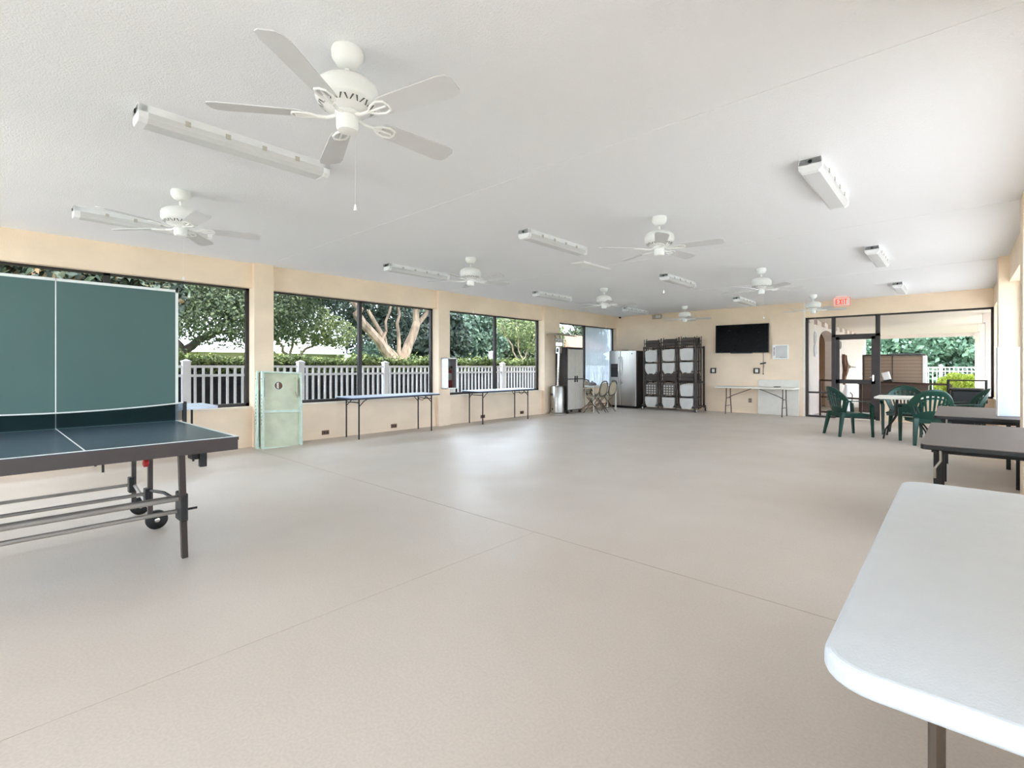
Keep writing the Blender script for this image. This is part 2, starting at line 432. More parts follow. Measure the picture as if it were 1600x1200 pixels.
FANS = [((-2.33, 1.30), 16, 'large white ceiling fan closest to the camera, above the long light fixture'),
        ((-5.35, 1.30), 1, 'white ceiling fan above the upright green table half'),
        ((-2.41, 5.05), 10, 'white ceiling fan over the middle of the floor, just right of the hatch'),
        ((-5.40, 5.02), 0, 'white ceiling fan in front of the pillar with the extinguisher cabinet'),
        ((-5.45, 8.85), 26, 'white ceiling fan above the patio heater and grey cabinet'),
        ((-2.42, 8.85), 33, 'white ceiling fan hanging above the television, between it and the camera'),
        ((-2.42, 12.85), 26, 'white ceiling fan beside the red exit sign'),
        ((-5.45, 12.95), 18, 'white ceiling fan above the rack of hanging chairs')]
fan0 = None
for (x, y), a, lab in FANS:
    if fan0 is None:
        fan0 = make_fan(lab); fan0.location = (x, y, H); fan0.rotation_euler = (0, 0, R(a)); fan0['group'] = 'ceiling fans'
    else:
        dup(fan0, (x, y, H), R(a), lab, 'ceiling fans')

# ------------------------------------------------------------------ fluorescent fixtures
def make_light(label):
    L = .625
    t = thing('ceiling_light', label, 'light fixture', (0, 0, H), 0, 'fluorescent ceiling lights')
    prof = [(-.075, 0), (-.085, -.05), (.085, -.05), (.075, 0)]
    TX = Matrix(((1, 0, 0, 0), (0, 0, 1, 0), (0, 1, 0, 0), (0, 0, 0, 1)))   # (x,y,z)->(x,z,y): profile in xz swept along y
    m = MB(); m.prism(prof, -L, L, TX); h = m.build('housing', M['lamp_grey'], t)
    m = MB()
    pts = [(-.083, -.05), (-.08, -.085), (-.055, -.108), (.055, -.108), (.08, -.085), (.083, -.05)]
    vs = [(x, -L+.05, z) for x, z in pts] + [(x, L-.05, z) for x, z in pts]; n = len(pts)
    m.add(vs, [(i, i+1, n+i+1, n+i) for i in range(n-1)])
    m.build('lens', M['lens'], t)
    for sx in (-.04, .04):
        m = MB(); m.tube([(sx, -L+.07, -.072), (sx, L-.07, -.072)], .013, 10); m.build('tube', M['tube'], t, smooth=True)
    for sy in (-1, 1):
        m = MB()
        pp = [(-.075, 0), (-.085, -.05), (-.082, -.087), (-.056, -.111), (.056, -.111), (.082, -.087), (.085, -.05), (.075, 0)]
        a, b = sorted((sy*L, sy*(L-.055)))
        m.prism(pp, a, b, TX); e = m.build('end_cap', M['lamp_grey'], t, bevel=.006)
        m = MB(); m.lathe([(.014, 0), (.014, .004)], 14, Matrix.Translation((0, sy*(L+.002), -.03)) @ Matrix.Rotation(PI/2, 4, 'X'))
        m.build('cable_hole', M['black'], e)
    for sx in (-1, 1):
        for q in (-.36, -.12, .12, .36):
            m = MB(); m.box(sx*.086-.004, q-.015, -.062, sx*.086+.004, q+.015, -.03); m.build('latch', M['grey_door'], t)
    return t
LIGHTS = [((-3.82, 1.31), 'long fluorescent light fixture nearest the camera, beside the large fan'),
          ((-6.70, 1.31), 'fluorescent light fixture behind the fan over the table tennis table'),
          ((-3.82, 5.03), 'fluorescent light fixture beside the flat ceiling hatch'),
          ((-6.70, 5.03), 'fluorescent light fixture above the long blue-topped table nearest the mint boards'),
          ((-6.75, 8.80), 'fluorescent light fixture above the window beside the patio heater'),
          ((-3.82, 8.80), 'fluorescent light fixture in mid ceiling, behind the central fan'),
          ((-3.82, 12.65), 'fluorescent light fixture just above the television'),
          ((-6.75, 12.65), 'fluorescent light fixture above the fridge in the far corner'),
          ((-.85, 5.03), 'fluorescent light fixture on right ceiling side, largest of that row'),
          ((-.85, 8.80), 'fluorescent light fixture on right ceiling side, middle one of that row'),
          ((-.85, 12.65), 'fluorescent light fixture on right ceiling side, smallest, above the glass wall')]
l0 = None
for (x, y), lab in LIGHTS:
    if l0 is None: l0 = make_light(lab); l0.location = (x, y, H)
    else: dup(l0, (x, y, H), 0, lab)

# ceiling hatch
t = thing('ceiling_hatch', 'flat white rectangular hatch set in the ceiling', 'ceiling hatch', (-4.39, 6.75, H))
m = MB(); m.box(-.10, -.38, -.018, .10, .38, -.002); m.build('panel', M['white_metal'], t, bevel=.004)
m = MB()
for a in ((-.12, -.40, -.10, .40), (.10, -.40, .12, .40), (-.10, -.40, .10, -.38), (-.10, .38, .10, .40)): m.box(a[0], a[1], -.012, a[2], a[3], 0)
m.build('hatch_frame', M['lamp_grey'], t)

# ------------------------------------------------------------------ table tennis table
def make_pp():
    t = thing('table_tennis_table', 'green table tennis table with one half folded upright', 'table tennis table', (-4.86, .407, 0))
    # local frame: x from hinge (0) to near edge (1.384), y across (+-.763)
    zt = .815; W = .763; L = 1.384
    m = MB(); m.box(0, -W, zt-.004, L, W, zt)
    m.slot(2).box(.001, -W+.0005, zt-.022, L-.0005, W-.0005, zt-.004); m.slot(1); e = .001
    m.box(.0, -.0035, zt-.001, L, .0035, zt+e); m.box(0, W-.02, zt-.001, L, W+.0005, zt+e); m.box(0, -W-.0005, zt-.001, L, -W+.02, zt+e); m.box(L-.02, -W, zt-.001, L+.0005, W, zt+e)
    m.build('flat_half', [M['pp_sheen'], M['pp_line'], M['pp_apron']], t)
    m = MB()
    for a in ((L-.03, -W+.005, L-.004, W-.005), (.02, W-.03, L-.01, W-.006), (.02, -W+.006, L-.01, -W+.03)): m.box(a[0], a[1], zt-.085, a[2], a[3], zt-.0225)
    m.build('apron', M['pp_apron'], t)
    zb = .545; zu = zb+1.374
    m = MB(); m.box(-.052, -W, zb, -.03, W, zu)
    m.slot(1); x = -.0295
    m.box(x-.001, -.0035, zb, x+.0005, .0035, zu)
    for a in ((-W-.0005, zb, -W+.02, zu), (W-.02, zb, W+.0005, zu), (-W, zu-.02, W, zu+.0005)): m.box(-.0525, a[0], a[1], x+.0005, a[2], a[3])
    m.build('upright_half', [M['pp_green'], M['pp_line']], t)
    # net assembly
    yn = .80
    for s in (-1, 1):
        m = MB(); m.box(.0, s*yn-.012, zt-.06, .028, s*yn+.012, zt+.16); m.box(-.02, min(s*W, s*yn), zt-.05, .05, max(s*W, s*yn), zt-.026)
        p = m.build('net_post', M['black'], t, bevel=.003)
        m = MB(); m.tube([(.014, s*(yn+.005), zt-.04), (.06, s*(yn+.03), zt-.05), (.12, s*(yn+.015), zt-.055)], .008, 6); m.build('clamp', M['black'], p)
    n = 24; vs = []; fs = []; tape = MB()
    def sag(y): return zt+.153-.035*(1-(y/yn)**2)
    for i in range(n+1):
        y = -yn+2*yn*i/n; vs += [(.014, y, zt+.006), (.014, y, sag(y)-.004)]
        if i: fs.append((2*i-2, 2*i, 2*i+1, 2*i-1))
    m = MB(); m.add(vs, fs); nt_ = m.build('net', M['net'], t)
    tape.tube([(.014, -yn+2*yn*i/n, sag(-yn+2*yn*i/n)) for i in range(n+1)], .006, 6)
    tape.build('net_tape', M['pp_line'], nt_)
    # outer legs, tilted
    for s in (-1, 1):
        m = MB(); m.tube([(1.295, s*.462, .735), (1.053, s*.54, 0)], .024, 4); lg = m.build('leg', M['pp_apron'], t)
        m = MB(); m.box(1.06, s*.50-.02, .28, 1.20, s*.50+.02, .46, Matrix.Translation((.02, 0, 0))); m.build('leg_plate', M['black'], lg, bevel=.008)
        m = MB(); m.tube([(1.10, s*.53, .33), (1.10, s*.60, .33)], .008, 6); m.build('peg', M['black'], lg)
    # wheeled carriages: two legs per side with a wheel each
    for s in (-1, 1):
        for x, top in ((.235, .735), (-.34, .70)):
            m = MB(); m.tube([(x, s*.515, top), (x, s*.515, .10)], .022, 4); lg = m.build('leg', M['pp_apron'], t)
            m = MB(); m.box(x-.05, s*.50-.02, .20, x+.02, s*.50+.02, .33); m.build('leg_plate', M['black'], lg, bevel=.006)
        for x in (.222, -.34):
            T = Matrix.Translation((x-.005, s*.56, .073)) @ Matrix.Rotation(PI/2, 4, 'Y')
            m = MB(); m.lathe([(.02, -.024), (.058, -.022), (.073, -.014), (.073, .014), (.058, .022), (.02, .024)], 26, T); wh = m.build('wheel', M['black'], t, smooth=True)
            m = MB(); m.lathe([(.012, -.03), (.018, -.026), (.018, .026), (.012, .03)], 14, T); m.build('wheel_hub', M['chrome'], wh, smooth=True)
        m = MB(); m.tube([(.235, s*.515, .31), (.62, s*.52, .36), (1.14, s*.52, .37)], .011, 6); m.build('brace', M['black'], t)
        m = MB(); m.tube([(-.34, s*.52, .26), (.235, s*.52, .16)], .014, 6); m.build('brace', M['pp_bar'], t)
        m = MB(); m.lathe([(.012, -.02), (.03, -.014), (.03, .014), (.012, .02)], 16, Matrix.Translation((.275, s*.48, .535)) @ Matrix.Rotation(PI/2, 4, 'X')); m.build('lock_knob', M['red'], t, smooth=True)
        m = MB(); m.box(1.20, s*.60-.02, .62, 1.24, s*.60+.02, .735); m.box(1.12, s*.56-.02, .67, 1.22, s*.56+.02, .735); m.build('latch', M['black'], t, bevel=.004)
    for x, z, r in ((1.16, .424, .017), (1.13, .424, .017), (1.12, .334, .014), (.23, .29, .013), (-.34, .267, .013)):
        m = MB(); m.tube([(x, -.50, z), (x, .50, z)], r, 10); m.build('cross_bar', M['pp_bar'], t, smooth=True)
    return t
make_pp()

# ------------------------------------------------------------------ tables
def wish_leg(name, x0, x1, y, ztop, mtl, parent, r=.014, splay=.05):
    """a folding pair seen as two children: each leg bends outward towards the floor"""
    for xa, s in ((x0, -1), (x1, 1)):
        m = MB(); m.tube([(xa, y, ztop), (xa, y, .44), (xa+s*splay*.7, y, .22), (xa+s*splay, y, .0)], r, 8); m.build('leg', mtl, parent, smooth=True)
    m = MB(); m.tube([(x0, y, .45), (x1, y, .45)], r*.8, 8); m.tube([(x0-splay*.6, y, .24), (x1+splay*.6, y, .24)], r*.7, 8)
    m.build('leg_stretcher', mtl, parent, smooth=True)

def plastic_table(label, L, W, loc, rz=0, legm=None, group=None, top=None, r=.07, edge=None, th=.04):
    t = thing('folding_table', label, 'folding table', loc, rz, group)
    Z = .74
    m = MB(); m.prism(rrect(-L/2, -W/2, L/2, W/2, r), Z-th, Z); m.build('tabletop', top or M['table_white'], t, bevel=.014, seg=4)
    lm = legm or M['tan_metal']
    for s in (-1, 1):
        T = L/2-.28
        for sy in (-1, 1):
            m = MB(); y = sy*(W/2-.16)
            m.tube([(s*T, y, Z-th), (s*T, y, .42), (s*T, y+sy*.05, .22), (s*T, y+sy*.07, 0)], .014, 8); m.build('leg', lm, t, smooth=True)
        m = MB(); m.tube([(s*T, -W/2+.16, .43), (s*T, W/2-.16, .43)], .011, 8); m.tube([(s*T, -W/2+.11, .22), (s*T, W/2-.11, .22)], .010, 8); m.build('leg_stretcher', lm, t, smooth=True)
        m = MB(); m.tube([(s*T, 0, .43), (s*(T-.12), 0, .50), (s*.10, 0, Z-th-.012)], .010, 8); m.build('brace', lm, t, smooth=True)
    return t
# foreground white table: spans x -.19...55, y 1.03..2.94
plastic_table('large white plastic folding table filling the lower corner of the view', 1.91, .745, (.1825, 1.985, 0), PI/2, r=.085, th=.045)
# white table along the back wall
plastic_table('off-white folding table under the television against the back wall', 1.93, .64, (-3.92, 13.83, 0), 0, top=M['table_edge'])

# dark laminate tables along the right wall
def dark_table(label, L, loc):
    t = thing('laminate_table', label, 'folding table', loc, PI/2, 'dark laminate tables')
    W = .735; Z = .74
    m = MB(); m.prism(rrect(-L/2, -W/2, L/2, W/2, .045), Z-.004, Z); m.build('tabletop', M['laminate'], t)
    m = MB(); m.prism(rrect(-L/2-.004, -W/2-.004, L/2+.004, W/2+.004, .048), Z-.034, Z-.0045); m.build('edge_band', M['black'], t, bevel=.005)
    m = MB(); m.box(-L/2+.16, -W/2+.05, Z-.07, L/2-.16, -W/2+.075, Z-.034); m.box(-L/2+.16, W/2-.075, Z-.07, L/2-.16, W/2-.05, Z-.034); m.build('apron', M['black_metal'], t)
    for s in (-1, 1):
        for sy in (-1, 1):
            m = MB(); x = s*(L/2-.22); y = sy*(W/2-.08); m.box(x-.02, y-.02, 0, x+.02, y+.02, Z-.035); m.build('leg', M['black_metal'], t)
        m = MB(); m.box(s*(L/2-.22)-.012, -W/2+.1, .66, s*(L/2-.22)+.012, W/2-.1, .69); m.build('leg_stretcher', M['black_metal'], t)
    m = MB(); m.tube([(-L/2+.12, W/2-.10, Z-.035), (-L/2+.12, W/2-.10, .62), (-L/2+.10, W/2-.07, .57), (-L/2+.12, W/2-.07, .50)], .008, 6); m.build('latch', M['stainless'], t)
    return t
dark_table('dark brown laminate table right behind the white foreground table', 1.78, (.185, 5.255, 0))
dark_table('dark brown laminate table with the tall white board standing on it', 1.80, (.185, 7.92, 0))

# white board standing on the far laminate table
t = thing('display_board', 'tall narrow white board standing on the dark laminate table', 'board', (.427, 7.47, .741), R(18))
m = MB(); m.box(-.108, -.02, 0, .108, .02, .735); m.build('panel', mat('white_board', (192, 198, 206), .4, var=.02), t, bevel=.003)
m = MB()
for a in ((-.112, 0, -.104, .739), (.104, 0, .112, .739), (-.104, .731, .104, .739)): m.box(a[0], -.022, a[1], a[2], .022, a[3])
m.build('edge_strip', M['lamp_grey'], t)

# long narrow blue-topped tables under the left windows
def window_table(label, L, W, loc, group='blue-topped window tables'):
    t = thing('window_table', label, 'folding table', loc, PI/2, group)
    Z = .74
    m = MB(); m.prism(rrect(-L/2, -W/2, L/2, W/2, .02), Z-.012, Z); m.build('tabletop', M['blue_top'], t)
    m = MB(); m.prism(rrect(-L/2-.003, -W/2-.003, L/2+.003, W/2+.003, .022), Z-.035, Z-.0125); m.build('edge_band', M['blue_edge'], t)
    for s in (-1, 1):
        x = s*(L/2-.17)
        for sy in (-1, 1):
            y = sy*(W/2-.06); m = MB(); m.tube([(x, y, Z-.035), (x, y, 0)], .013, 8); lg = m.build('leg', M['black_metal'], t)
            m = MB(); m.tube([(x-s*.17, y, Z-.04), (x-s*.10, y, Z-.075), (x, y, Z-.17)], .008, 6); m.build('brace', M['black_metal'], lg)
        m = MB(); m.tube([(x, -W/2+.06, Z-.10), (x, W/2-.06, Z-.10)], .010, 6); m.build('leg_stretcher', M['black_metal'], t)
    m = MB(); m.tube([(L/2-.5, -W/2+.06, Z-.036), (L/2-.47, -W/2+.06, Z-.10), (L/2-.40, -W/2+.06, Z-.12), (L/2-.33, -W/2+.06, Z-.09), (L/2-.31, -W/2+.06, Z-.036)], .007, 6); m.build('locking_loop', M['black_metal'], t)
    return t
window_table('long blue-topped table under the window next to the mint boards', 1.93, .55, (-7.93, 5.32, 0))
window_table('long blue-topped table under the window next to the patio heater', 1.87, .55, (-7.93, 8.30, 0))
# small pale table behind the table tennis table
t = plastic_table('pale blue folding table under the window behind the table tennis table', 1.5, .72, (-7.86, 1.52, 0), PI/2, legm=M['black_metal'], top=M['blue_top'], r=.05)

# ------------------------------------------------------------------ green resin chairs
def make_green(label):
    t = thing('green_armchair', label, 'plastic chair', (0, 0, 0), 0, 'green resin armchairs')
    def P(s, r):      # s across -1..1, r bottom 0..1 top
        bx, bz = .205*s, .40
        tx, tz = .30*math.sin(s*R(84)), .615+.295*math.cos(s*R(84))
        x = bx+(tx-bx)*r; z = bz+(tz-bz)*r
        y = -.215-.13*(z-.40)/.5+.13*(x/.30)**2
        return (x, y, z)
    cols, rows = 46, 16
    vs = [P(-1+2*i/cols, j/rows) for j in range(rows+1) for i in range(cols+1)]
    fs = []
    for j in range(rows):
        for i in range(cols):
            slot = (i % 4 in (1, 2)) and 4 < i < cols-5
            if slot and (5 <= j <= 10 or (j == 12 and 12 < i < cols-12)): continue
            a = j*(cols+1)+i; fs.append((a, a+1, a+cols+2, a+cols+1))
    m = MB(); m.add(vs, fs); m.build('backrest', M['green'], t, smooth=True, solid=.012)
    # seat with drain slots
    n = 17; vs = []; fs = []
    for j in range(n+1):
        for i in range(n+1):
            u = -1+2*i/n; v = j/n; w = .205+.035*v
            vs.append((w*u, -.215+.45*v, .42-.02*(1-u*u)*(1-.4*v)-.012*max(0, v-.8)*5))
    for j in range(n):
        for i in range(n):
            if i % 2 and 3 < i < n-3 and 2 <= j <= 9: continue
            a = j*(n+1)+i; fs.append((a, a+1, a+n+2, a+n+1))
    m = MB(); m.add(vs, fs); m.build('seat', M['green'], t, smooth=True, solid=.014)
    m = MB(); m.box(-.215, .225, .36, .215, .237, .415); m.box(-.19, -.225, .355, .19, -.213, .42)
    for s in (-1, 1): m.box(s*.222-.006, -.20, .36, s*.222+.006, .22, .415)
    m.build('seat_apron', M['green'], t)
    for s in (-1, 1):
        # arm: flat band from the backrest edge to above the front leg
        path = [(.298*s, -.195, .645), (.305*s, -.10, .655), (.312*s, .05, .645), (.308*s, .17, .632), (.298*s, .225, .605), (.286*s, .25, .56)]
        wid = [.018, .030, .034, .034, .032, .030]
        vs = []; fs = []
        for q, (p, w_) in enumerate(zip(path, wid)):
            vs += [(p[0]-w_, p[1], p[2]), (p[0]+w_, p[1], p[2])]
            if q: fs.append((2*q-2, 2*q-1, 2*q+1, 2*q))
        m = MB(); m.add(vs, fs); m.build('armrest', M['green'], t, smooth=True, solid=.016)
        # front leg, tapered and slightly splayed
        def leg(top, bot, wt, wb):
            m = MB(); vs = []
            for p, w_ in ((top, wt), (bot, wb)):
                vs += [(p[0]-w_, p[1]-w_*.8, p[2]), (p[0]+w_, p[1]-w_*.8, p[2]), (p[0]+w_, p[1]+w_*.8, p[2]), (p[0]-w_, p[1]+w_*.8, p[2])]
            m.add(vs, [(3, 2, 1, 0), (4, 5, 6, 7), (0, 1, 5, 4), (1, 2, 6, 5), (2, 3, 7, 6), (3, 0, 4, 7)]); m.build('leg', M['green'], t, bevel=.006)
        leg((.282*s, .245, .575), (.272*s, .275, 0), .030, .020)
        leg((.20*s, -.205, .44), (.245*s, -.285, 0), .036, .022)
    return t
g0 = make_green('dark green armchair on the near side of the white table, its back to the camera')
g0.location = (-.37, 10.55, 0); g0.rotation_euler = (0, 0, R(20))
dup(g0, (-1.50, 10.90, 0), R(-51), 'dark green armchair standing apart before the glass door')
dup(g0, (-.74, 11.72, 0), R(178), 'dark green armchair tucked in behind the white table')
dup(g0, (.06, 11.15, 0), R(100), 'dark green armchair mostly hidden behind the laminate table by the wall')

# small white table between them
t = thing('card_table', 'small white table among the green armchairs', 'table', (-.66, 11.10, 0), 0)
m = MB(); m.prism(rrect(-.43, -.43, .43, .43, .08), .705, .74); m.build('tabletop', M['table_edge'], t, bevel=.012, seg=3)
for sx in (-1, 1):
    for sy in (-1, 1):
        m = MB(); m.tube([(sx*.13, sy*.13, .705), (sx*.14, sy*.14, .40), (sx*.19, sy*.19, .30), (sx*.27, sy*.27, .17), (sx*.30, sy*.30, 0)], .014, 8); m.build('leg', M['black_metal'], t, smooth=True)
m = MB(); m.tube([(-.14, -.14, .42), (.14, .14, .42)], .010, 6); m.tube([(-.14, .14, .42), (.14, -.14, .42)], .010, 6); m.build('leg_stretcher', M['black_metal'], t)

# black cart in the corner
t = thing('black_cart', 'black cart with a tall loop handle in the corner by the glass wall', 'cart', (.13, 13.3, 0))
m = MB(); m.prism(rrect(-.22, -.25, .24, .25, .05), .10, .80); m.build('body', M['black'], t, bevel=.02)
m = MB(); m.prism(rrect(-.25, -.28, .27, .28, .06), .80, .84); m.build('lid', M['black_metal'], t, bevel=.012)
m = MB(); m.box(-.28, -.03, .55, -.235, .03, .985); m.box(.275, -.03, .55, .315, .03, .985); m.box(-.28, -.03, .985, .315, .03, 1.01); m.build('handle', M['black_metal'], t, bevel=.006)
for x in (-.16, .18):
    for y in (-.19, .19):
        m = MB(); m.lathe([(.02, -.015), (.05, -.012), (.05, .012), (.02, .015)], 16, Matrix.Translation((x, y, .05)) @ Matrix.Rotation(PI/2, 4, 'Y')); m.build('wheel', M['black'], t)

# ------------------------------------------------------------------ cornhole boards leaning on the pillar
def cornhole(label, xb, yb, dz=0):
    t = thing('cornhole_board', label, 'game board', (xb, yb, 0), 0, 'cornhole boards')
    t.rotation_euler = (R(-2.5), R(-7.2), 0)
    W, Hh, D = .62, 1.215, .09      # local: x out of wall, y along wall, z up
    m = MB(); m.box(-D, 0, 0, -D+.014, W, Hh)
    # hole shown as a ring with dark opening
    m.build('panel', M['mint'], t)
    m = MB(); m.box(-D+.014, 0, 0, 0, .025, Hh); m.box(-D+.014, W-.025, 0, 0, W, Hh); m.box(-D+.014, .025, 0, 0, W-.025, .025); m.box(-D+.014, .025, Hh-.025, 0, W-.025, Hh)
    m.box(-D+.014, .025, .56, -.01, W-.025, .60)
    m.build('board_frame', M['mint_edge'], t)
    return t, W, Hh, D
def ring(parent, W, Hh, D):
    T = Matrix.Translation((-D+.0145, W*.44, Hh-.22)) @ Matrix.Rotation(PI/2, 4, 'Y')
    m = MB(); m.lathe([(.062, 0), (.075, 0), (.075, .006), (.062, .006)], 30, T, cap=False); m.build('hole_rim', M['mint_edge'], parent)
    m = MB(); m.lathe([(.0, .0), (.062, .0)], 30, T, cap=False); m.slot(1)
    m.add([(0.004, -.05, -.035), (.004, -.018, -.055), (.004, -.018, .055), (.004, -.05, .04)], [(0, 1, 2, 3)], T @ Matrix.Rotation(-PI/2, 4, 'Y') @ Matrix.Translation((0, .02, 0)))
    m.build('hole', [M['rust'], M['table_edge']], parent)
t, W, Hh, D = cornhole('mint green cornhole board with round hole, front one leaning on the pillar', -7.895, 2.995)
ring(t, W, Hh, D)
for y in (.045, W-.075):
    m = MB(); m.box(-D+.014, y, Hh-.40, -.03, y+.03, Hh-.09); m.box(-D+.014, y-.02, Hh-.10, -.03, y+.05, Hh-.085); m.build('leg', M['mint'], t)
m = MB(); m.tube([(-.02, W-.10, Hh-.32), (-.015, W-.075, Hh-.42), (-.02, W-.05, Hh-.36), (-.02, W-.06, Hh-.12)], .008, 6); m.build('strap', M['tan'], t)
def scribble(parent, D, seed):
    rnd = random.Random(seed); m = MB()
    for k in range(9):
        z = .82-k*.055; a = -D*.5+rnd.uniform(-.012, .012)
        m.box(a-.012, -.0012, z, a+.012, .0, z+.012); 
        m.box(a-.012 if k % 2 else a+.004, -.0012, z, (a-.012 if k % 2 else a+.004)+.008, 0, z+.034)
    for z in (Hh-.12,): m.box(-D*.5-.008, -.003, z-.008, -D*.5+.008, 0, z+.008)
    m.build('side_lettering', M['vent_dark'], parent)
scribble(t, D, 1)
t2, W, Hh, D = cornhole('mint green cornhole board sandwiched behind the front one at the pillar', -7.99, 2.945)
scribble(t2, D, 2)

# ------------------------------------------------------------------ extinguisher cabinet on the pillar
t = thing('extinguisher_cabinet', 'white extinguisher cabinet with glass door on the pillar', 'cabinet', (XLC, 6.88, .80))
m = MB(); D = .20; w2 = .135; hh = .66
m.box(0, -w2, 0, D, -w2+.012, hh); m.box(0, w2-.012, 0, D, w2, hh); m.box(0, -w2, 0, D, w2, .012); m.box(0, -w2, hh-.012, D, w2, hh); m.box(0, -w2, 0, .01, w2, hh)
m.build('body', M['white_metal'], t)
m = MB()
for a in ((-w2, 0, -w2+.022, hh), (w2-.022, 0, w2, hh), (-w2, 0, w2, .022), (-w2, hh-.022, w2, hh)): m.box(D, a[0], a[1], D+.012, a[2], a[3])
dr = m.build('door', M['white_metal'], t)
m = MB(); m.box(D+.003, -w2+.02, .02, D+.007, w2-.02, hh-.02); m.build('pane', M['glass'], dr)
t = thing('fire_extinguisher', 'red fire extinguisher inside the white cabinet', 'fire extinguisher', (XLC+.10, 6.88, .8125))
m = MB(); m.lathe([(.05, 0), (.062, .01), (.062, .20), (.0615, .20)], 20); m.slot(1); m.lathe([(.0622, .13), (.0622, .22)], 20, cap=False); m.slot(0); m.lathe([(.062, .20), (.062, .33), (.05, .37), (.02, .395)], 20)
m.build('tank', [M['red'], M['red']], t, smooth=True)
m = MB(); m.lathe([(.0628, .17), (.0628, .32)], 20, cap=False); m.build('paper_label', M['table_edge'], t, smooth=True)
m = MB(); m.box(-.02, -.015, .39, .02, .015, .43); m.box(-.01, -.012, .43, .01, .09, .445); m.box(-.01, -.012, .455, .01, .08, .47); m.build('valve', M['black'], t)
m = MB(); m.tube([(0, -.015, .42), (.01, -.06, .40), (.03, -.078, .30), (.02, -.075, .10)], .009, 6); m.build('hose', M['black'], t)

# low wall vents / outlets along the left wall
for i, (y, z, lab) in enumerate(((4.19, .07, 'low rusty wall outlet beside the mint boards'), (5.61, .06, 'low rusty wall outlet under the table next to the mint boards'),
                             (8.07, .06, 'low rusty wall outlet near the middle of the table by the heater'), (9.47, .06, 'low rusty wall outlet at the heater end of the table'))):
    t = thing('wall_outlet', lab, 'outlet', (XL, y, z), 0, 'low wall outlets')
    m = MB(); m.box(0, -.065, 0, .02, .065, .075); m.build('cover_plate', M['rust'], t, bevel=.004)
    m = MB(); m.box(.02, -.04, .02, .026, -.012, .056); m.box(.02, .012, .02, .026, .04, .056); m.build('socket', M['black'], t)

# ------------------------------------------------------------------ patio heater
t = thing('patio_heater', 'tall stainless patio heater with disc hood by the pillar', 'patio heater', (-7.93, 10.55, 0))
m = MB(); m.lathe([(.24, 0), (.24, .025), (.22, .045), (.19, .05)], 32); m.build('base', M['stainless'], t, smooth=True)
m = MB(); m.lathe([(.175, .05), (.175, .72), (.16, .75), (.05, .77)], 32); tk = m.build('tank_housing', M['stainless'], t, smooth=True)
m = MB(); m.box(-.10, -.178, .50, -.04, -.15, .56); m.build('air_hole', M['black'], tk)
m = MB(); m.box(-.06, -.178, .12, -.02, -.16, .17); m.build('air_hole', M['black'], tk)
T = Matrix.Translation((0, 0, .76)) @ Matrix.Rotation(R(2.5), 4, 'Y')
m = MB(); m.lathe([(.032, 0), (.032, .90)], 18, T); m.build('pole', M['chrome'], t, smooth=True)
m = MB(); m.box(-.06, -.06, .86, .06, .06, 1.04, T); hd = m.build('control_box', M['stainless'], t, bevel=.01)
m = MB(); m.box(-.03, -.066, .90, .03, -.06, 1.0, T); m.build('control_panel', M['black'], hd)
m = MB(); m.lathe([(.09, 1.05), (.12, 1.07), (.12, 1.15), (.10, 1.16), (.12, 1.18), (.13, 1.26), (.11, 1.27)], 28, T); m.build('burner', M['chrome'], t, smooth=True)
m = MB()
for k in range(3):
    a = 2*PI*k/3; m.tube([(.10*math.cos(a), .10*math.sin(a), 1.26), (.14*math.cos(a), .14*math.sin(a), 1.37)], .008, 6, T=T)
m.build('hood_strut', M['black_metal'], t)
m = MB(); m.lathe([(.41, 1.345), (.40, 1.352), (.25, 1.385), (.10, 1.405), (.0, 1.41)], 40, T @ Matrix.Rotation(R(3.5), 4, 'Y'), cap=False); m.build('hood', mat('hood_aluminium', (170, 164, 150), .4, .7, var=.05), t, smooth=True, solid=.006)

# ------------------------------------------------------------------ resin cabinet, items beside it
t = thing('utility_cabinet', 'tall dark cabinet with pale grey double doors beside the heater', 'cabinet', (-7.76, 11.12, 0), PI/2)
# local: front faces -y ; rz=90deg turns the front towards +x
W2 = .36; D = .40
m = MB(); m.box(-W2, 0, .08, W2, D, 1.78); m.build('body', M['dark_side'], t, bevel=.01)
for s in (-1, 1):
    x0, x1 = (-W2+.015, -.004) if s < 0 else (.004, W2-.015)
    m = MB(); m.box(x0, -.022, .11, x1, 0, .92); m.box(x0, -.022, .95, x1, 0, 1.745)
    for k in range(1, 5):
        xx = x0+(x1-x0)*k/5; m.box(xx-.004, -.026, .13, xx+.004, -.02, .90); m.box(xx-.004, -.026, .97, xx+.004, -.02, 1.73)
    dd = m.build('door', M['grey_door'], t)
    m = MB(); xb = -.05 if s < 0 else .05; m.box(xb-.012, -.05, .85, xb+.012, -.022, 1.02); m.build('handle', M['black'], dd, bevel=.004)
    m = MB(); m.box(x0, -.016, .92, x1, -.002, .95); m.build('door_band', M['black'], dd)
m = MB(); m.box(-W2-.01, -.03, 1.775, W2+.01, D+.005, 1.80); m.build('cabinet_top', M['black'], t)
for x in (-W2+.06, W2-.06):
    for y in (.05, D-.06):
        m = MB(); m.lathe([(.03, 0), (.04, .02), (.04, .08)], 14, Matrix.Translation((x, y, 0))); m.build('foot', M['black'], t)

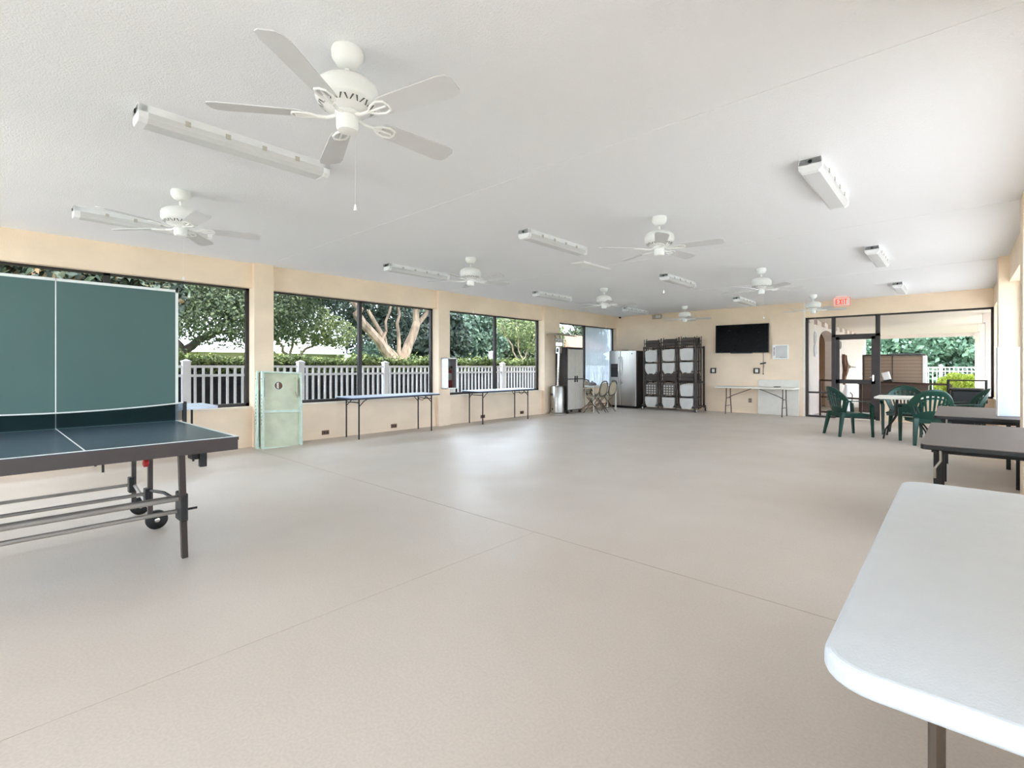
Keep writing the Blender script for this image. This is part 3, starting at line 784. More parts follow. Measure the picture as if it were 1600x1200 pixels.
# small white-legged table with a grey bag, behind the padded chairs
t = thing('utility_table', 'white-legged low table behind the tan padded chairs', 'table', (-7.63, 12.24, 0), PI/2)
m = MB(); m.prism(rrect(-.64, -.17, .64, .17, .03), .70, .74); m.build('tabletop', M['white_metal'], t, bevel=.006)
for x in (-.61, .58):
    for y in (-.14, .14):
        m = MB(); m.box(x-.018, y-.018, 0, x+.018, y+.018, .70); m.build('leg', M['table_edge'], t, bevel=.004)
m = MB(); m.tube([(-.58, .0, .60), (-.58, -.14, .36), (-.95, .1, .05)], .014, 6); m.build('brace', M['rust'], t)
m = MB(); m.tube([(-.6, .14, .18), (.58, .14, .18)], .012, 6); m.build('stretcher', M['rust'], t)
t = thing('grey_bag', 'grey folded cloth bag on the white-legged table', 'bag', (-7.63, 11.78, .741))
bmv = MB(); bmv.lathe([(.02, 0), (.12, .004), (.14, .03), (.11, .075), (.05, .10), (.0, .105)], 16, Matrix.Diagonal((.8, 1.0, .9, 1)))
b = bmv.build('bag_body', mat('grey_cloth', (120, 118, 118), .9, var=.2, vscale=20), t, smooth=True)
m = MB(); m.tube([(-.05, -.05, .07), (0, -.03, .12), (0, .03, .12), (-.05, .05, .07)], .007, 6); m.build('handle', M['dark_side'], t)

# padded folding chairs
def padded_chair(label):
    t = thing('padded_chair', label, 'folding chair', (0, 0, 0), 0, 'tan padded folding chairs')
    # faces +y
    def oval(cx, cz, a, b, n=26, sx=1):
        out = []
        for k in range(n):
            w = 2*PI*k/n; c_, s_ = math.cos(w), math.sin(w)
            out.append((cx+a*math.copysign(abs(c_)**.8, c_), cz+b*math.copysign(abs(s_)**.8, s_)))
        return out
    T = Matrix.Translation((0, -.22, .46)) @ Matrix.Rotation(R(102), 4, 'X')
    m = MB(); m.prism(oval(0, .21, .17, .175), -.02, .02, T); m.build('backrest', M['tan'], t, bevel=.012)
    m = MB(); m.tube([(x, y, 0) for x, y in oval(0, .21, .195, .215)], .016, 8, closed=True, T=T); m.build('back_frame', M['tan_metal'], t, smooth=True)
    m = MB(); m.prism(oval(0, 0, .20, .20), .42, .465, Matrix.Translation((0, .0, 0))); m.build('seat', M['tan'], t, bevel=.015)
    for s in (-1, 1):
        m = MB(); m.tube([(s*.20, -.24, .58), (s*.205, -.10, .40), (s*.21, .24, 0)], .011, 8); m.build('leg', M['tan_metal'], t, smooth=True)
        m = MB(); m.tube([(s*.185, .14, .42), (s*.185, -.05, .24), (s*.19, -.24, 0)], .011, 8); m.build('leg', M['tan_metal'], t, smooth=True)
    for a, b, zz in ((.21, .16, .12), (.187, -.14, .13)):
        m = MB(); m.tube([(-a, b, zz), (a, b, zz)], .009, 6); m.build('stretcher', M['tan_metal'], t)
    return t
c0 = padded_chair('tan padded folding chair beside the grey cabinet'); c0.location = (-7.40, 11.56, 0); c0.rotation_euler = (0, 0, R(92))
dup(c0, (-7.40, 12.05, 0), R(90), 'tan padded folding chair nearer the fridge')
dup(c0, (-8.02, 12.50, 0), R(-90), 'tan padded folding chair standing behind the other two, below the white sheet')

# ------------------------------------------------------------------ fridge
t = thing('refrigerator', 'stainless side-by-side refrigerator with black sides in the corner', 'refrigerator', (-7.645, 13.5, 0))
W2 = .46
m = MB(); m.box(-W2, .06, .04, W2, .72, 1.76); m.build('body', M['dark_side'], t, bevel=.008)
m = MB(); m.box(-W2+.02, .05, .0, W2-.02, .70, .055); m.build('base_grille', M['black'], t)
for x0, x1 in ((-W2, -.075), (-.065, W2)):
    m = MB(); m.box(x0, -.02, .07, x1, .055, 1.765); dd = m.build('door', M['stainless'], t, bevel=.012, seg=3)
    xh = x1-.04 if x0 < -.4 else x0+.04
    m = MB(); m.tube([(xh, -.02, .75), (xh, -.065, .80), (xh, -.065, 1.52), (xh, -.02, 1.57)], .012, 8); m.build('handle', M['chrome'], dd, smooth=True)
    if x0 < -.4:
        m = MB(); m.box(-.40, -.026, .95, -.15, -.0195, 1.36); dp = m.build('dispenser', M['black'], dd, bevel=.004)
        m = MB(); m.box(-.375, -.03, 1.25, -.175, -.0255, 1.33); m.build('control_panel', M['dark_side'], dp)
    else:
        m = MB(); m.lathe([(.0, 0), (.02, 0), (.02, .003), (0, .003)], 16, Matrix.Translation((.33, -.0205, 1.67)) @ Matrix.Rotation(PI/2, 4, 'X')); m.build('round_badge', M['dark_side'], dd)
m = MB(); m.box(-.05, .02, 1.76, .10, .2, 1.785); m.box(-W2+.02, .02, 1.76, -W2+.12, .2, 1.78); m.build('hinge_cover', M['dark_side'], t)

# ------------------------------------------------------------------ chair rack with hanging chairs
t = thing('chair_rack', 'dark wheeled rack holding rows of folded chairs at the back wall', 'chair rack', (-6.15, 13.80, 0))
X2 = .78
for s in (-1, 1):
    for sy in (-1, 1):
        m = MB(); m.box(s*X2-.02, sy*.30-.02, .12, s*X2+.02, sy*.30+.02, 1.86); m.build('upright', M['rack'], t)
        m = MB(); m.box(s*(X2-.01)-.02, sy*.36-.02, .095, s*(X2-.01)+.02, sy*.36+.02, .12)
        m.lathe([(.02, -.016), (.05, -.013), (.05, .013), (.02, .016)], 18, Matrix.Translation((s*(X2+.03), sy*.37, .05)) @ Matrix.Rotation(PI/2, 4, 'Y'))
        cs = m.build('caster', M['black'], t)
        m = MB(); m.lathe([(.016, -.02), (.034, -.019), (.034, .019), (.016, .02)], 16, Matrix.Translation((s*(X2+.03), sy*.37, .05)) @ Matrix.Rotation(PI/2, 4, 'Y')); m.build('wheel_disc', M['chair_grey'], cs)
m = MB()
for s in (-1, 1): m.box(s*X2-.025, -.40, .12, s*X2+.025, .40, .16)
for sy in (-1, 1): m.box(-X2, sy*.31-.02, .12, X2, sy*.31+.02, .16)
m.build('base', M['rack'], t)
for z in (.80, 1.80):
    m = MB(); m.box(-X2, .28, z, X2, .32, z+.05)
    for q in (-.52, 0, .52, ): m.box(q-.26, -.34, z, q-.235, .30, z+.03); m.box(q+.235, -.34, z, q+.26, .30, z+.03)
    m.build('hanging_rail', M['rack'], t)

def hang_chair(label, lattice=False):
    """folded chair seen from the front: back panel above, seat panel below, tube frame around"""
    t = thing('hanging_chair', label, 'folding chair', (0, 0, 0), 0, 'folded chairs on the rack')
    for s in (-1, 1):
        m = MB(); m.tube([(s*.225, 0, .02), (s*.228, 0, .5), (s*.225, 0, 1.03)], .013, 8); m.build('side_tube', M['rack'], t, smooth=True)
        m = MB(); m.tube([(s*.20, .022, -.01), (s*.203, .022, .5), (s*.17, .022, .98)], .012, 8); m.build('side_tube', M['rack'], t, smooth=True)
    for za, ra in ((.80, .016), (.90, .014), (.05, .012), (.325, .010)):
        m = MB(); m.tube([(-.225, 0, za), (.225, 0, za)], ra, 8); m.build('cross_tube', M['rack'], t, smooth=True)
    m = MB(); m.box(-.19, .008, .79, .19, .016, .99); m.build('leg_plate', M['rack'], t)
    T = Matrix(((1, 0, 0, 0), (0, 0, 1, 0), (0, 1, 0, 0), (0, 0, 0, 1)))
    if lattice:
        m = MB(); z0, z1 = .375, .685
        m.box(-.17, -.026, z0, .17, -.022, z1); m.slot(2)
        for k in range(5): xx = -.16+k*.08; m.box(xx-.012, -.034, z0, xx+.012, -.026, z1)
        for k in range(5): zz = z0+.012+k*.072; m.box(-.17, -.0335, zz-.012, .17, -.0265, zz+.012)
        m.slot(1); m.tube([(-.2, -.02, z0), (-.21, -.02, .55), (-.18, -.02, z1+.02), (.18, -.02, z1+.02), (.21, -.02, .55), (.2, -.02, z0), (0, -.03, z0-.03)], .012, 6, closed=True)
        m.build('backrest', [M['chair_grey'], M['rack'], M['tan_metal']], t)
    else:
        poly = [(-.15, .372), (0, .362), (.15, .372), (.17, .40), (.185, .50), (.193, .62), (.185, .665), (.15, .69), (0, .70), (-.15, .69), (-.185, .665), (-.193, .62), (-.185, .50), (-.17, .40)]
        m = MB(); m.prism(poly, -.036, -.018, T); m.build('backrest', M['chair_grey'], t, bevel=.006)
    poly = [(-.185, .30), (-.17, .318), (0, .308), (.17, .318), (.185, .30), (.19, .20), (.175, .11), (.135, .04), (.095, .0), (.07, .0), (.045, .026), (-.045, .026), (-.07, .0), (-.095, 0), (-.135, .04), (-.175, .11), (-.19, .20)]
    m = MB(); m.prism(poly, -.044, -.020, T); m.build('seat', M['chair_grey'], t, bevel=.006)
    return t
colx = (-6.69, -6.15, -5.62)
coln = ('beside the fridge', 'in the middle column', 'at the open end')
h_plain = h_lat = None
for row, z0, rn in ((1, 1.045, 'top row'), (0, .07, 'bottom row')):
    for ci, (x, cn) in enumerate(zip(colx, coln)):
        for dpt in range(4 if ci == 2 else 2):
            lat = row == 0 and ci < 2 and dpt == 0
            dn = ('front', 'second from front', 'third from front', 'rearmost')[dpt] if ci == 2 else ('front', 'rear')[dpt]
            lab = '%s folded chair %s of the rack %s%s' % (dn, 'in '+rn, cn, ', with lattice back' if lat else '')
            loc = (x+(.015*dpt), 13.50+dpt*.115, z0+(.02 if ci == 1 else .04 if ci == 2 else 0)*row+(.02*(dpt % 2)))
            src = h_lat if lat else h_plain
            if src is None:
                src = hang_chair(lab, lat); src.location = loc
                if lat: h_lat = src
                else: h_plain = src
            else: dup(src, loc, 0, lab)

# ------------------------------------------------------------------ back wall items
t = thing('television', 'large black flat television mounted on the back wall', 'television', (-4.37, YB, 2.04), 0)
t.rotation_euler = (0, R(.4), 0)
m = MB(); m.box(-.69, -.11, -.39, .69, -.07, .39); m.build('casing', M['black'], t, bevel=.006)
m = MB(); m.box(-.675, -.113, -.372, .675, -.1095, .378); m.build('display_screen', M['tv'], t)
m = MB(); m.box(-.28, -.105, -.405, .28, -.075, -.39); m.build('speaker_bar', M['black'], t)
m = MB(); m.box(-.2, -.07, -.2, .2, 0, .2); m.build('wall_mount', M['black_metal'], t)

t = thing('notice_box', 'white square wall box with dark red lettering beside the television', 'wall box', (-3.42, YB, 1.655))
m = MB(); m.box(-.185, -.07, -.185, .185, 0, .185); m.build('body', M['white_metal'], t, bevel=.005)
m = MB(); m.box(-.105, -.076, -.16, .17, -.07, .165); m.build('panel', M['chair_grey'], t)
m = MB()
for z0, n in ((.045, 2), (-.09, 3)):
    for k in range(n):
        z = z0+k*.042; m.box(-.155, -.073, z, -.12, -.07, z+.010); m.box(-.155, -.073, z+.022, -.12, -.07, z+.032); m.box(-.155, -.073, z, -.146, -.07, z+.032)
m.box(.0, -.079, -.145, .05, -.076, -.137); m.box(.06, -.079, -.145, .12, -.076, -.139)
m.build('lettering', mat('dark_red_ink', (120, 50, 44), .7, var=.05), t)

for x, lab in ((-5.15, 'dark square wall socket between the rack and television'), (-4.0, 'dark square wall socket under the television')):
    t = thing('wall_socket', lab, 'socket', (x, YB, 1.16), 0, 'square wall sockets')
    m = MB(); m.box(-.075, -.05, -.075, .075, 0, .075); m.build('cover_plate', M['dark_side'], t, bevel=.008)
    m = MB(); m.box(-.03, -.054, -.045, .045, -.05, .045); m.build('socket', M['table_edge'], t)
t = thing('wall_outlet_plate', 'small beige outlet plate on the back wall under the folding table', 'outlet', (-4.17, YB, .35))
m = MB(); m.box(-.045, -.012, -.06, .045, 0, .06); m.build('cover_plate', mat('taupe_plate', (150, 132, 116), .5, var=.05), t, bevel=.003)
m = MB(); m.box(-.016, -.015, .012, .016, -.012, .04); m.box(-.016, -.015, -.04, .016, -.012, -.012); m.build('socket', M['tan_metal'], t)
t = thing('hanging_cable', 'thin dark cable with a black adapter hanging below the television', 'cable', (-3.835, YB-.03, 1.06))
m = MB(); m.tube([(0, 0, .02), (.005, 0, .3), (0, 0, .60)], .006, 6); m.build('cord', M['dark_side'], t)
m = MB(); m.box(-.10, -.012, .285, .05, .012, .32, Matrix.Translation((0, 0, .30)) @ Matrix.Rotation(R(-12), 4, 'Y') @ Matrix.Translation((.02, 0, -.30))); m.build('adapter', M['black'], t, bevel=.004)
m = MB(); m.lathe([(.004, 0), (.014, .006), (.014, .026), (.004, .032)], 10); m.build('plug', M['black'], t)

t = thing('leaning_panel', 'plain off-white panel leaning on the wall under the folding table', 'panel', (-3.47, 14.235, 0)); t.rotation_euler = (R(-2), 0, 0)
t.location = (-3.47, 14.21, 0)
m = MB(); m.prism(rrect(-.49, 0, .49, .925, .05), -.0, .03, Matrix(((1, 0, 0, 0), (0, 0, -1, 0), (0, 1, 0, 0), (0, 0, 0, 1)))); m.build('panel_face', M['table_edge'], t, bevel=.008)
t = thing('remote_control', 'dark remote lying on the folding table under the television', 'remote control', (-3.44, 13.98, .7405), R(8))
m = MB(); m.box(-.08, -.025, 0, .08, .025, .018); m.build('body', M['black'], t, bevel=.004)
m = MB()
for k in range(4): m.box(-.06+k*.03, -.015, .018, -.045+k*.03, .015, .020)
m.build('button_pad', M['dark_side'], t)

# exit sign hung from the ceiling
t = thing('exit_sign', 'red lettered exit sign hanging near the glass wall', 'exit sign', (-1.97, 13.50, 2.67), R(6))
m = MB(); m.box(-.17, -.022, 0, .17, .022, .20); m.build('sign_plate', M['exit_plate'], t, bevel=.006)
m = MB(); m.box(-.12, -.03, .20, .12, .03, H-2.67); m.build('mounting_bar', M['exit_plate'], t, bevel=.003)
m = MB()
for a in ((-.165, .004, -.158, .196), (.158, .004, .165, .196), (-.158, .004, .158, .010), (-.158, .19, .158, .196)): m.box(a[0], -.0245, a[1], a[2], -.022, a[3])
m.build('border', M['exit_red'], t)
def letter_mesh(x0, kind, hgt=.125, w=.052, s=.015, z0=.038):
    m = MB(); y0, y1 = -.026, -.022
    def b(a, c, d, e): m.box(x0+a, y0, z0+c, x0+d, y1, z0+e)
    def dg(p, q):
        P, Q = Vector((p[0], p[1])), Vector((q[0], q[1])); dn = (Q-P).normalized(); nn = Vector((-dn.y, dn.x))*s/2
        pts = [P+nn, P-nn, Q-nn, Q+nn]
        m.add([(x0+v.x, y, z0+v.y) for y in (y0, y1) for v in pts], [(0, 1, 2, 3), (7, 6, 5, 4), (0, 4, 5, 1), (1, 5, 6, 2), (2, 6, 7, 3), (3, 7, 4, 0)])
    if kind == 'E': b(0, 0, s, hgt); b(0, 0, w, s); b(0, hgt-s, w, hgt); b(0, hgt/2-s/2, w*.85, hgt/2+s/2)
    if kind == 'X': dg((s*.4, 0), (w-s*.4, hgt)); dg((w-s*.4, 0), (s*.4, hgt))
    if kind == 'I': b(0, 0, s, hgt)
    if kind == 'T': b(0, hgt-s, w, hgt); b(w/2-s/2, 0, w/2+s/2, hgt)
    return m
for x, kind in ((-.115, 'E'), (-.047, 'X'), (.020, 'I'), (.050, 'T')):
    letter_mesh(x, kind).build('letter', M['exit_red'], t)

# camera dome and emergency light in the far corner
t = thing('security_camera', 'small dark security camera in the far ceiling corner', 'camera', (-8.05, 14.05, H))
m = MB(); m.lathe([(.06, 0), (.06, -.025), (.05, -.03)], 20); m.build('base', M['white_metal'], t, smooth=True)
m = MB(); m.lathe([(.045, -.03), (.042, -.055), (.025, -.075), (.0, -.082)], 20); m.build('lens_dome', M['black'], t, smooth=True)
t = thing('emergency_light', 'grey emergency light box high on the back wall above the rack', 'emergency light', (-6.85, YB, 2.745))
m = MB(); m.box(-.15, -.09, 0, .15, 0, .13); m.build('housing', mat('taupe_housing', (176, 160, 144), .5, var=.04), t, bevel=.01)
m = MB(); m.box(-.02, -.10, .03, .13, -.09, .115); m.build('diffuser', M['chair_grey'], t)

# ------------------------------------------------------------------ foliage helpers
def leaf_cloud(blobs, size, seed, aspect=.55, shell=.55):
    """blobs: (cx,cy,cz, rx,ry,rz, count) -> arrays of leaf quads"""
    rng = np.random.default_rng(seed); V = []; 
    for cx, cy, cz, rx, ry, rz, n in blobs:
        d = rng.normal(size=(n, 3)); d /= np.linalg.norm(d, axis=1)[:, None]
        rad = shell+(1-shell)*rng.random(n)**.6
        lump = 1+.14*np.sin(d[:, 0]*7+cx)*np.sin(d[:, 2]*6+cy)
        p = np.array([cx, cy, cz])+d*(rad*lump)[:, None]*np.array([rx, ry, rz])
        nrm = d*.7+rng.normal(size=(n, 3))*.7; nrm /= np.linalg.norm(nrm, axis=1)[:, None]
        a = np.cross(nrm, rng.normal(size=(n, 3))); a /= np.linalg.norm(a, axis=1)[:, None]
        b = np.cross(nrm, a); s = size*(.6+.8*rng.random(n))
        a *= s[:, None]/2; b *= (s*aspect)[:, None]/2
        V.append(np.stack([p-a, p-b*1.0+a*.1, p+a, p+b*1.0+a*.1], 1))
    V = np.concatenate(V).reshape(-1, 3)
    F = np.arange(len(V)).reshape(-1, 4)
    return V, F
def leaf_obj(name, V, F, mtl, parent):
    me = bpy.data.meshes.new(name); n = len(F)
    me.vertices.add(len(V)); me.vertices.foreach_set('co', V.astype(np.float32).ravel())
    me.loops.add(n*4); me.loops.foreach_set('vertex_index', F.astype(np.int32).ravel())
    me.polygons.add(n); me.polygons.foreach_set('loop_start', np.arange(0, n*4, 4, dtype=np.int32))
    try: me.polygons.foreach_set('loop_total', np.full(n, 4, dtype=np.int32))
    except Exception: pass
    me.update(calc_edges=True); me.validate(); me.materials.append(mtl)
    o = bpy.data.objects.new(name, me); C.objects.link(o)
    if parent: o.parent = parent
    return o
def tree(label, loc, blobs, size, mtl, limbs, seed, bark=None, group='trees outside', aspect=.55, shell=.55, cat='tree', name='tree'):
    t = thing(name, label, cat, loc, 0, group)
    if limbs:
        m = MB()
        for path, rs in limbs: m.tube(path, rs, 8)
        m.build('trunk', bark or M['bark'], t, smooth=True)
    V, F = leaf_cloud(blobs, size, seed, aspect, shell)
    leaf_obj('foliage', V, F, mtl, t)
    return t

# ------------------------------------------------------------------ outside, beyond the left windows
GZ = -.12
m = MB(); m.box(-70, -30, GZ-.2, 40, 80, GZ); struct(m.build('ground', M['lawn']))
m = MB(); m.box(-11.9, -8, GZ, -9.2, 22, GZ+.03); struct(m.build('mulch_bed', M['mulch']))
m = MB(); m.box(XRO, -14, GZ, 9, 24, GZ+.06); m.box(-9.2, -14, GZ, XRO, YN-.2, GZ+.06); m.box(-3.6, YBO, GZ, XRO, 26.6, GZ+.07); m.box(-9.2, -8, GZ, XLO, 20, GZ+.05)
struct(m.build('patio_slab', M['concrete']))

def fence(label, p0, n, step, axis, zt=1.30, pick=.13, zb=GZ):
    t = thing('vinyl_fence', label, 'fence', (p0[0], p0[1], zb), 0 if axis == 'x' else PI/2)
    zt -= zb
    for k in range(n+1):
        m = MB(); x = k*step; m.box(x-.06, -.06, 0, x+.06, .06, zt+.05); m.box(x-.07, -.07, zt+.05, x+.07, .07, zt+.075)
        m.add([(x-.06, -.06, zt+.075), (x+.06, -.06, zt+.075), (x+.06, .06, zt+.075), (x-.06, .06, zt+.075), (x, 0, zt+.105)], [(0, 1, 4), (1, 2, 4), (2, 3, 4), (3, 0, 4)])
        m.build('post', M['vinyl'], t)
        if k < n:
            m = MB()
            for za in (zt-.05, zt-.21, .10): m.box(x+.06, -.025, za, x+step-.06, .025, za+.045)
            m.build('rail', M['vinyl'], t)
            m = MB(); q = x+.06+pick*.6
            while q < x+step-.07: m.box(q-.018, -.018, .10, q+.018, .018, zt-.01); q += pick
            m.build('picket_panel', M['vinyl'], t)
    return t
fence('long white picket fence in front of the hedge outside the left windows', (-10.0, -1.53), 11, 2.02, 'y')

# hedge behind the fence
t = thing('hedge', 'clipped hedge with bright green top behind the long white fence', 'hedge', (-11.1, 0, GZ))
m = MB(); m.box(-.42, -4, 0, .40, 22, 1.49); m.build('hedge_core', M['hedge_core'], t)
rng = np.random.default_rng(3); n = 30000
p = np.stack([rng.uniform(-.5, .5, n), rng.uniform(-4, 22, n), 1.46+rng.normal(0, .06, n)+.10*np.sin(rng.random(n)*6)], 1)
side = rng.random(n) < .35
p[side, 0] = .42+rng.random(side.sum())*.10; p[side, 2] = 1.28+rng.random(side.sum())*.30
p[:, 2] += .04*np.sin(p[:, 1]*3.1)
V, F = leaf_cloud([(0, 0, 0, 1, 1, 1, n)], .085, 5)
ctr = V.reshape(-1, 4, 3).mean(1); V = (V.reshape(-1, 4, 3)-ctr[:, None]+p[:, None]).reshape(-1, 3)
leaf_obj('foliage', V, F, M['leaf_hedge'], t)

def wob(a, b, r0, r1, k=6, amp=.15, seed=0):
    rnd = random.Random(seed); a, b = Vector(a), Vector(b); pts = []; rs = []
    for i in range(k+1):
        f = i/k; q = a.lerp(b, f)
        if 0 < i < k: q += Vector((rnd.uniform(-amp, amp), rnd.uniform(-amp, amp), rnd.uniform(-amp, amp)*.3))
        pts.append(q); rs.append(r0+(r1-r0)*f)
    return pts, rs

# magnolia close to the first window
tree('glossy broad-leaved magnolia crowding the top of the window behind the upright table half', (-11.9, .3, GZ),
     [(0, -2.2, 2.75, .8, 1.2, 1.1, 2600), (.1, -.7, 2.85, .8, 1.1, 1.2, 3200), (0, .7, 2.75, .8, 1.0, 1.2, 3200), (-.1, 1.5, 2.75, .6, .7, 1.1, 2800), (0, 2.2, 2.85, .5, .5, .5, 1500), (0, 2.2, 1.9, .4, .3, .5, 90)], .19, M['leaf_magnolia'],
     [wob((0, 0, 0), (0, -.2, 3), .1, .05)], 11, M['bark_dark'], aspect=.42, shell=.3, name='magnolia')
# oak behind it, trunk beside the upright panel
tree('spreading oak right of the upright table half, its trunk just above the hedge', (-16.5, 3.85, GZ),
     [(.5, 1.2, 3.0, 1.8, 2.0, 1.0, 10000), (.2, 2.6, 3.3, 1.6, 1.6, 1.1, 9000), (0, .0, 3.7, 2.0, 2.0, 1.3, 9000), (.4, 2.2, 4.3, 2.2, 2.4, 1.2, 9000)], .10, M['leaf_oak'],
     [wob((0, -.2, 0), (.1, .15, 1.9), .22, .17, amp=.05), wob((.1, .15, 1.8), (.4, 1.4, 2.9), .13, .06, amp=.1, seed=1), wob((.1, .1, 1.8), (0, -.8, 3.2), .12, .05, seed=2), wob((.25, .7, 2.3), (.3, 2.4, 2.7), .07, .03, seed=4)], 12, M['bark_dark'])
# pale small tree left part of window two
tree('small pale green tree with a forked trunk in front of the pale roof', (-18.5, 8.0, GZ),
     [(0, .2, 3.0, 1.3, 1.7, .9, 2600), (.3, -.6, 3.9, 1.2, 1.3, .9, 1800), (0, 1.6, 2.7, 1.0, 1.2, .6, 1300), (0, -.2, 4.9, 1.2, 1.4, .8, 1200)], .14, M['leaf_light'],
     [wob((0, 0, 0), (0, 0, 1.7), .10, .08, amp=.03), wob((0, 0, 1.6), (.1, -.8, 2.7), .07, .03, seed=1), wob((0, 0, 1.65), (-.1, 1.3, 2.5), .07, .03, seed=2), wob((0, 0, 1.7), (0, .1, 3.2), .06, .03, seed=3)], 13)
# dark tree between
tree('dark green tree rising behind the small pale one', (-24, 14.0, GZ),
     [(0, 0, 5.2, 2.6, 2.8, 1.9, 6000), (0, 1.5, 4.2, 2.2, 2.2, 1.5, 4000), (0, -1.8, 5.8, 2.0, 2.2, 1.4, 2500), (0, 1.2, 2.9, 2.2, 2.0, 1.2, 3000)], .2, M['leaf_dark'],
     [wob((0, 0, 0), (0, 0, 4), .25, .15)], 14, M['bark_dark'])
# bushy shrub
tree('round light green bush between the pale roof and window mullion', (-17.0, 10.6, GZ),
     [(0, 0, 1.5, .9, 1.0, .9, 3000)], .13, M['leaf_blue'], None, 15, cat='bush', name='bush')
# big branching tree in the right half of window two
tree('large forked tree with bare sunlit limbs in the second window', (-14.5, 10.05, GZ),
     [(0, -2.0, 4.6, 1.6, 1.8, .9, 2200), (0, .6, 4.6, 1.6, 1.8, .9, 2200), (-.3, -.4, 5.2, 2.4, 2.8, .8, 2400), (.5, -2.6, 3.9, .7, .7, .35, 450), (0, 1.5, 3.9, .9, .9, .4, 600)], .15, M['leaf_oak'],
     [wob((0, 0, 0), (0, .05, 1.55), .26, .24, amp=.03), wob((0, -.05, 1.4), (.2, -1.75, 3.1), .19, .14, amp=.08, seed=1), wob((.2, -1.75, 3.05), (.2, -2.3, 4.4), .13, .08, seed=2),
      wob((0, .05, 1.4), (-.1, .85, 3.0), .19, .14, amp=.06, seed=3), wob((-.1, .85, 2.95), (-.1, .95, 4.4), .13, .08, amp=.05, seed=4), wob((-.1, .85, 2.9), (.2, 1.7, 4.2), .09, .05, amp=.06, seed=5),
      wob((0, -.05, 1.5), (-.2, -1.1, 3.3), .11, .06, amp=.08, seed=6), wob((0, .1, 1.6), (-.2, .1, 3.6), .08, .04, amp=.08, seed=7), wob((.05, -.7, 2.3), (.3, -.3, 4.2), .05, .025, amp=.1, seed=8)], 16)
# forest edge farther out
FOR = [(-23, 18.5, 4.5, 'leaf_dark', 'dark bushy tree behind the forked tree'),
       (-25, 23.5, 5.2, 'leaf_blue', 'blue-green tree filling the left half of the third window'),
       (-26, 30.0, 5.6, 'leaf_forest', 'mid green tree in the right half of the third window'),
       (-28, 33.8, 6.2, 'leaf_light', 'light green tree at the right edge of the third window'),
       (-31, 46.0, 6.5, 'leaf_forest', 'green tree showing above the patio heater hood'),
       (-42, 12.0, 8.5, 'leaf_forest', 'tall hazy tree far behind the pale roof'),
       (-34, 26.0, 8.5, 'leaf_dark', 'tall dark tree at the back of the wood in the third window'),
       (-36, 40.0, 9.0, 'leaf_forest', 'tall thin topped tree furthest back in the third window')]
for k, (x, y, h, mk, lab) in enumerate(FOR):
    r = h*.42
    tree(lab, (x, y, GZ), [(0, 0, h*.30, r*.9, r*1.15, h*.30, 3200), (0, -r*.4, h*.62, r*.8, r*.9, h*.26, 2600), (0, r*.4, h*.66, r*.8, r*.9, h*.30, 2600), (.5, r*.1, h*.92, r*.6, r*.7, h*.2, 1100)], .30, M[mk],
         [wob((0, 0, 0), (0, .3, h*.8), .22, .08, seed=k)], 30+k, M['bark'])
# pale limbs in front of the third window's trees
tree('slender pale-barked tree with thin leaning limbs in the third window', (-20.5, 23.5, GZ),
     [(0, -.5, 3.9, 1.2, 1.8, .8, 1500), (0, 1.0, 3.2, 1.0, 1.4, .9, 1300)], .17, M['leaf_light'],
     [wob((0, 0, 0), (0, -.2, 1.6), .08, .07, amp=.05), wob((0, -.2, 1.5), (0, -1.9, 4.0), .06, .03, seed=1), wob((0, -.2, 1.5), (0, -.5, 4.2), .05, .03, seed=2), wob((0, -.2, 1.4), (.2, 1.0, 3.4), .05, .03, seed=3)], 51)
# white sign post beyond the fence
t = thing('white_post', 'slim white marker post beyond the fence in the third window', 'post', (-11.9, 12.05, GZ))
m = MB(); m.box(-.035, -.035, 0, .035, .035, 1.45); m.build('pole', M['vinyl'], t)
m = MB(); m.box(-.07, -.07, 1.42, .07, .07, 1.92); m.build('marker_head', M['vinyl'], t, bevel=.01)
# long pale-roofed building
t = thing('pale_building', 'low cream building with a wide pale roof beyond the hedge', 'building', (-29, 8, GZ))
m = MB(); m.box(-4, -12, 0, 0, 8.0, 2.15); m.build('wall', M['house'], t)
m = MB(); m.add([(.8, -13, 2.15), (.8, 8.8, 2.15), (.8, 8.8, 2.30), (.8, -13, 2.30), (-3.5, -9, 4.3), (-3.5, 5.5, 4.3), (-8, -13, 2.3), (-8, 8.8, 2.3), (-8, -13, 2.15), (-8, 8.8, 2.15)],
    [(0, 1, 2, 3), (3, 2, 5, 4), (2, 7, 5), (3, 4, 6), (4, 5, 7, 6), (0, 8, 9, 1), (6, 7, 9, 8), (1, 9, 7, 2), (0, 3, 6, 8)]); m.build('roof', M['roof_white'], t)
# small red-roofed house seen over the grey cabinet
t = thing('red_roof_house', 'small house with a terracotta roof seen over the grey cabinet', 'building', (-27.5, 42.5, GZ))
m = MB(); m.box(-3, -4, 0, 0, 2, 3.0); m.build('wall', mat('house_render', (134, 124, 116), .85, var=.05), t)
m = MB(); m.add([(.8, -5, 3.0), (.8, 3, 3.0), (-1.5, -3, 4.6), (-1.5, 1, 4.6), (-4, -5, 3.0), (-4, 3, 3.0)], [(0, 1, 3, 2), (2, 3, 5, 4), (1, 5, 3), (0, 2, 4), (0, 4, 5, 1)]); m.build('roof', M['roof_red'], t)
for y in (-2.6, -.6):
    m = MB(); m.box(-.02, y-.4, 1.2, .02, y+.4, 2.4); m.build('window', M['dark_side'], t)

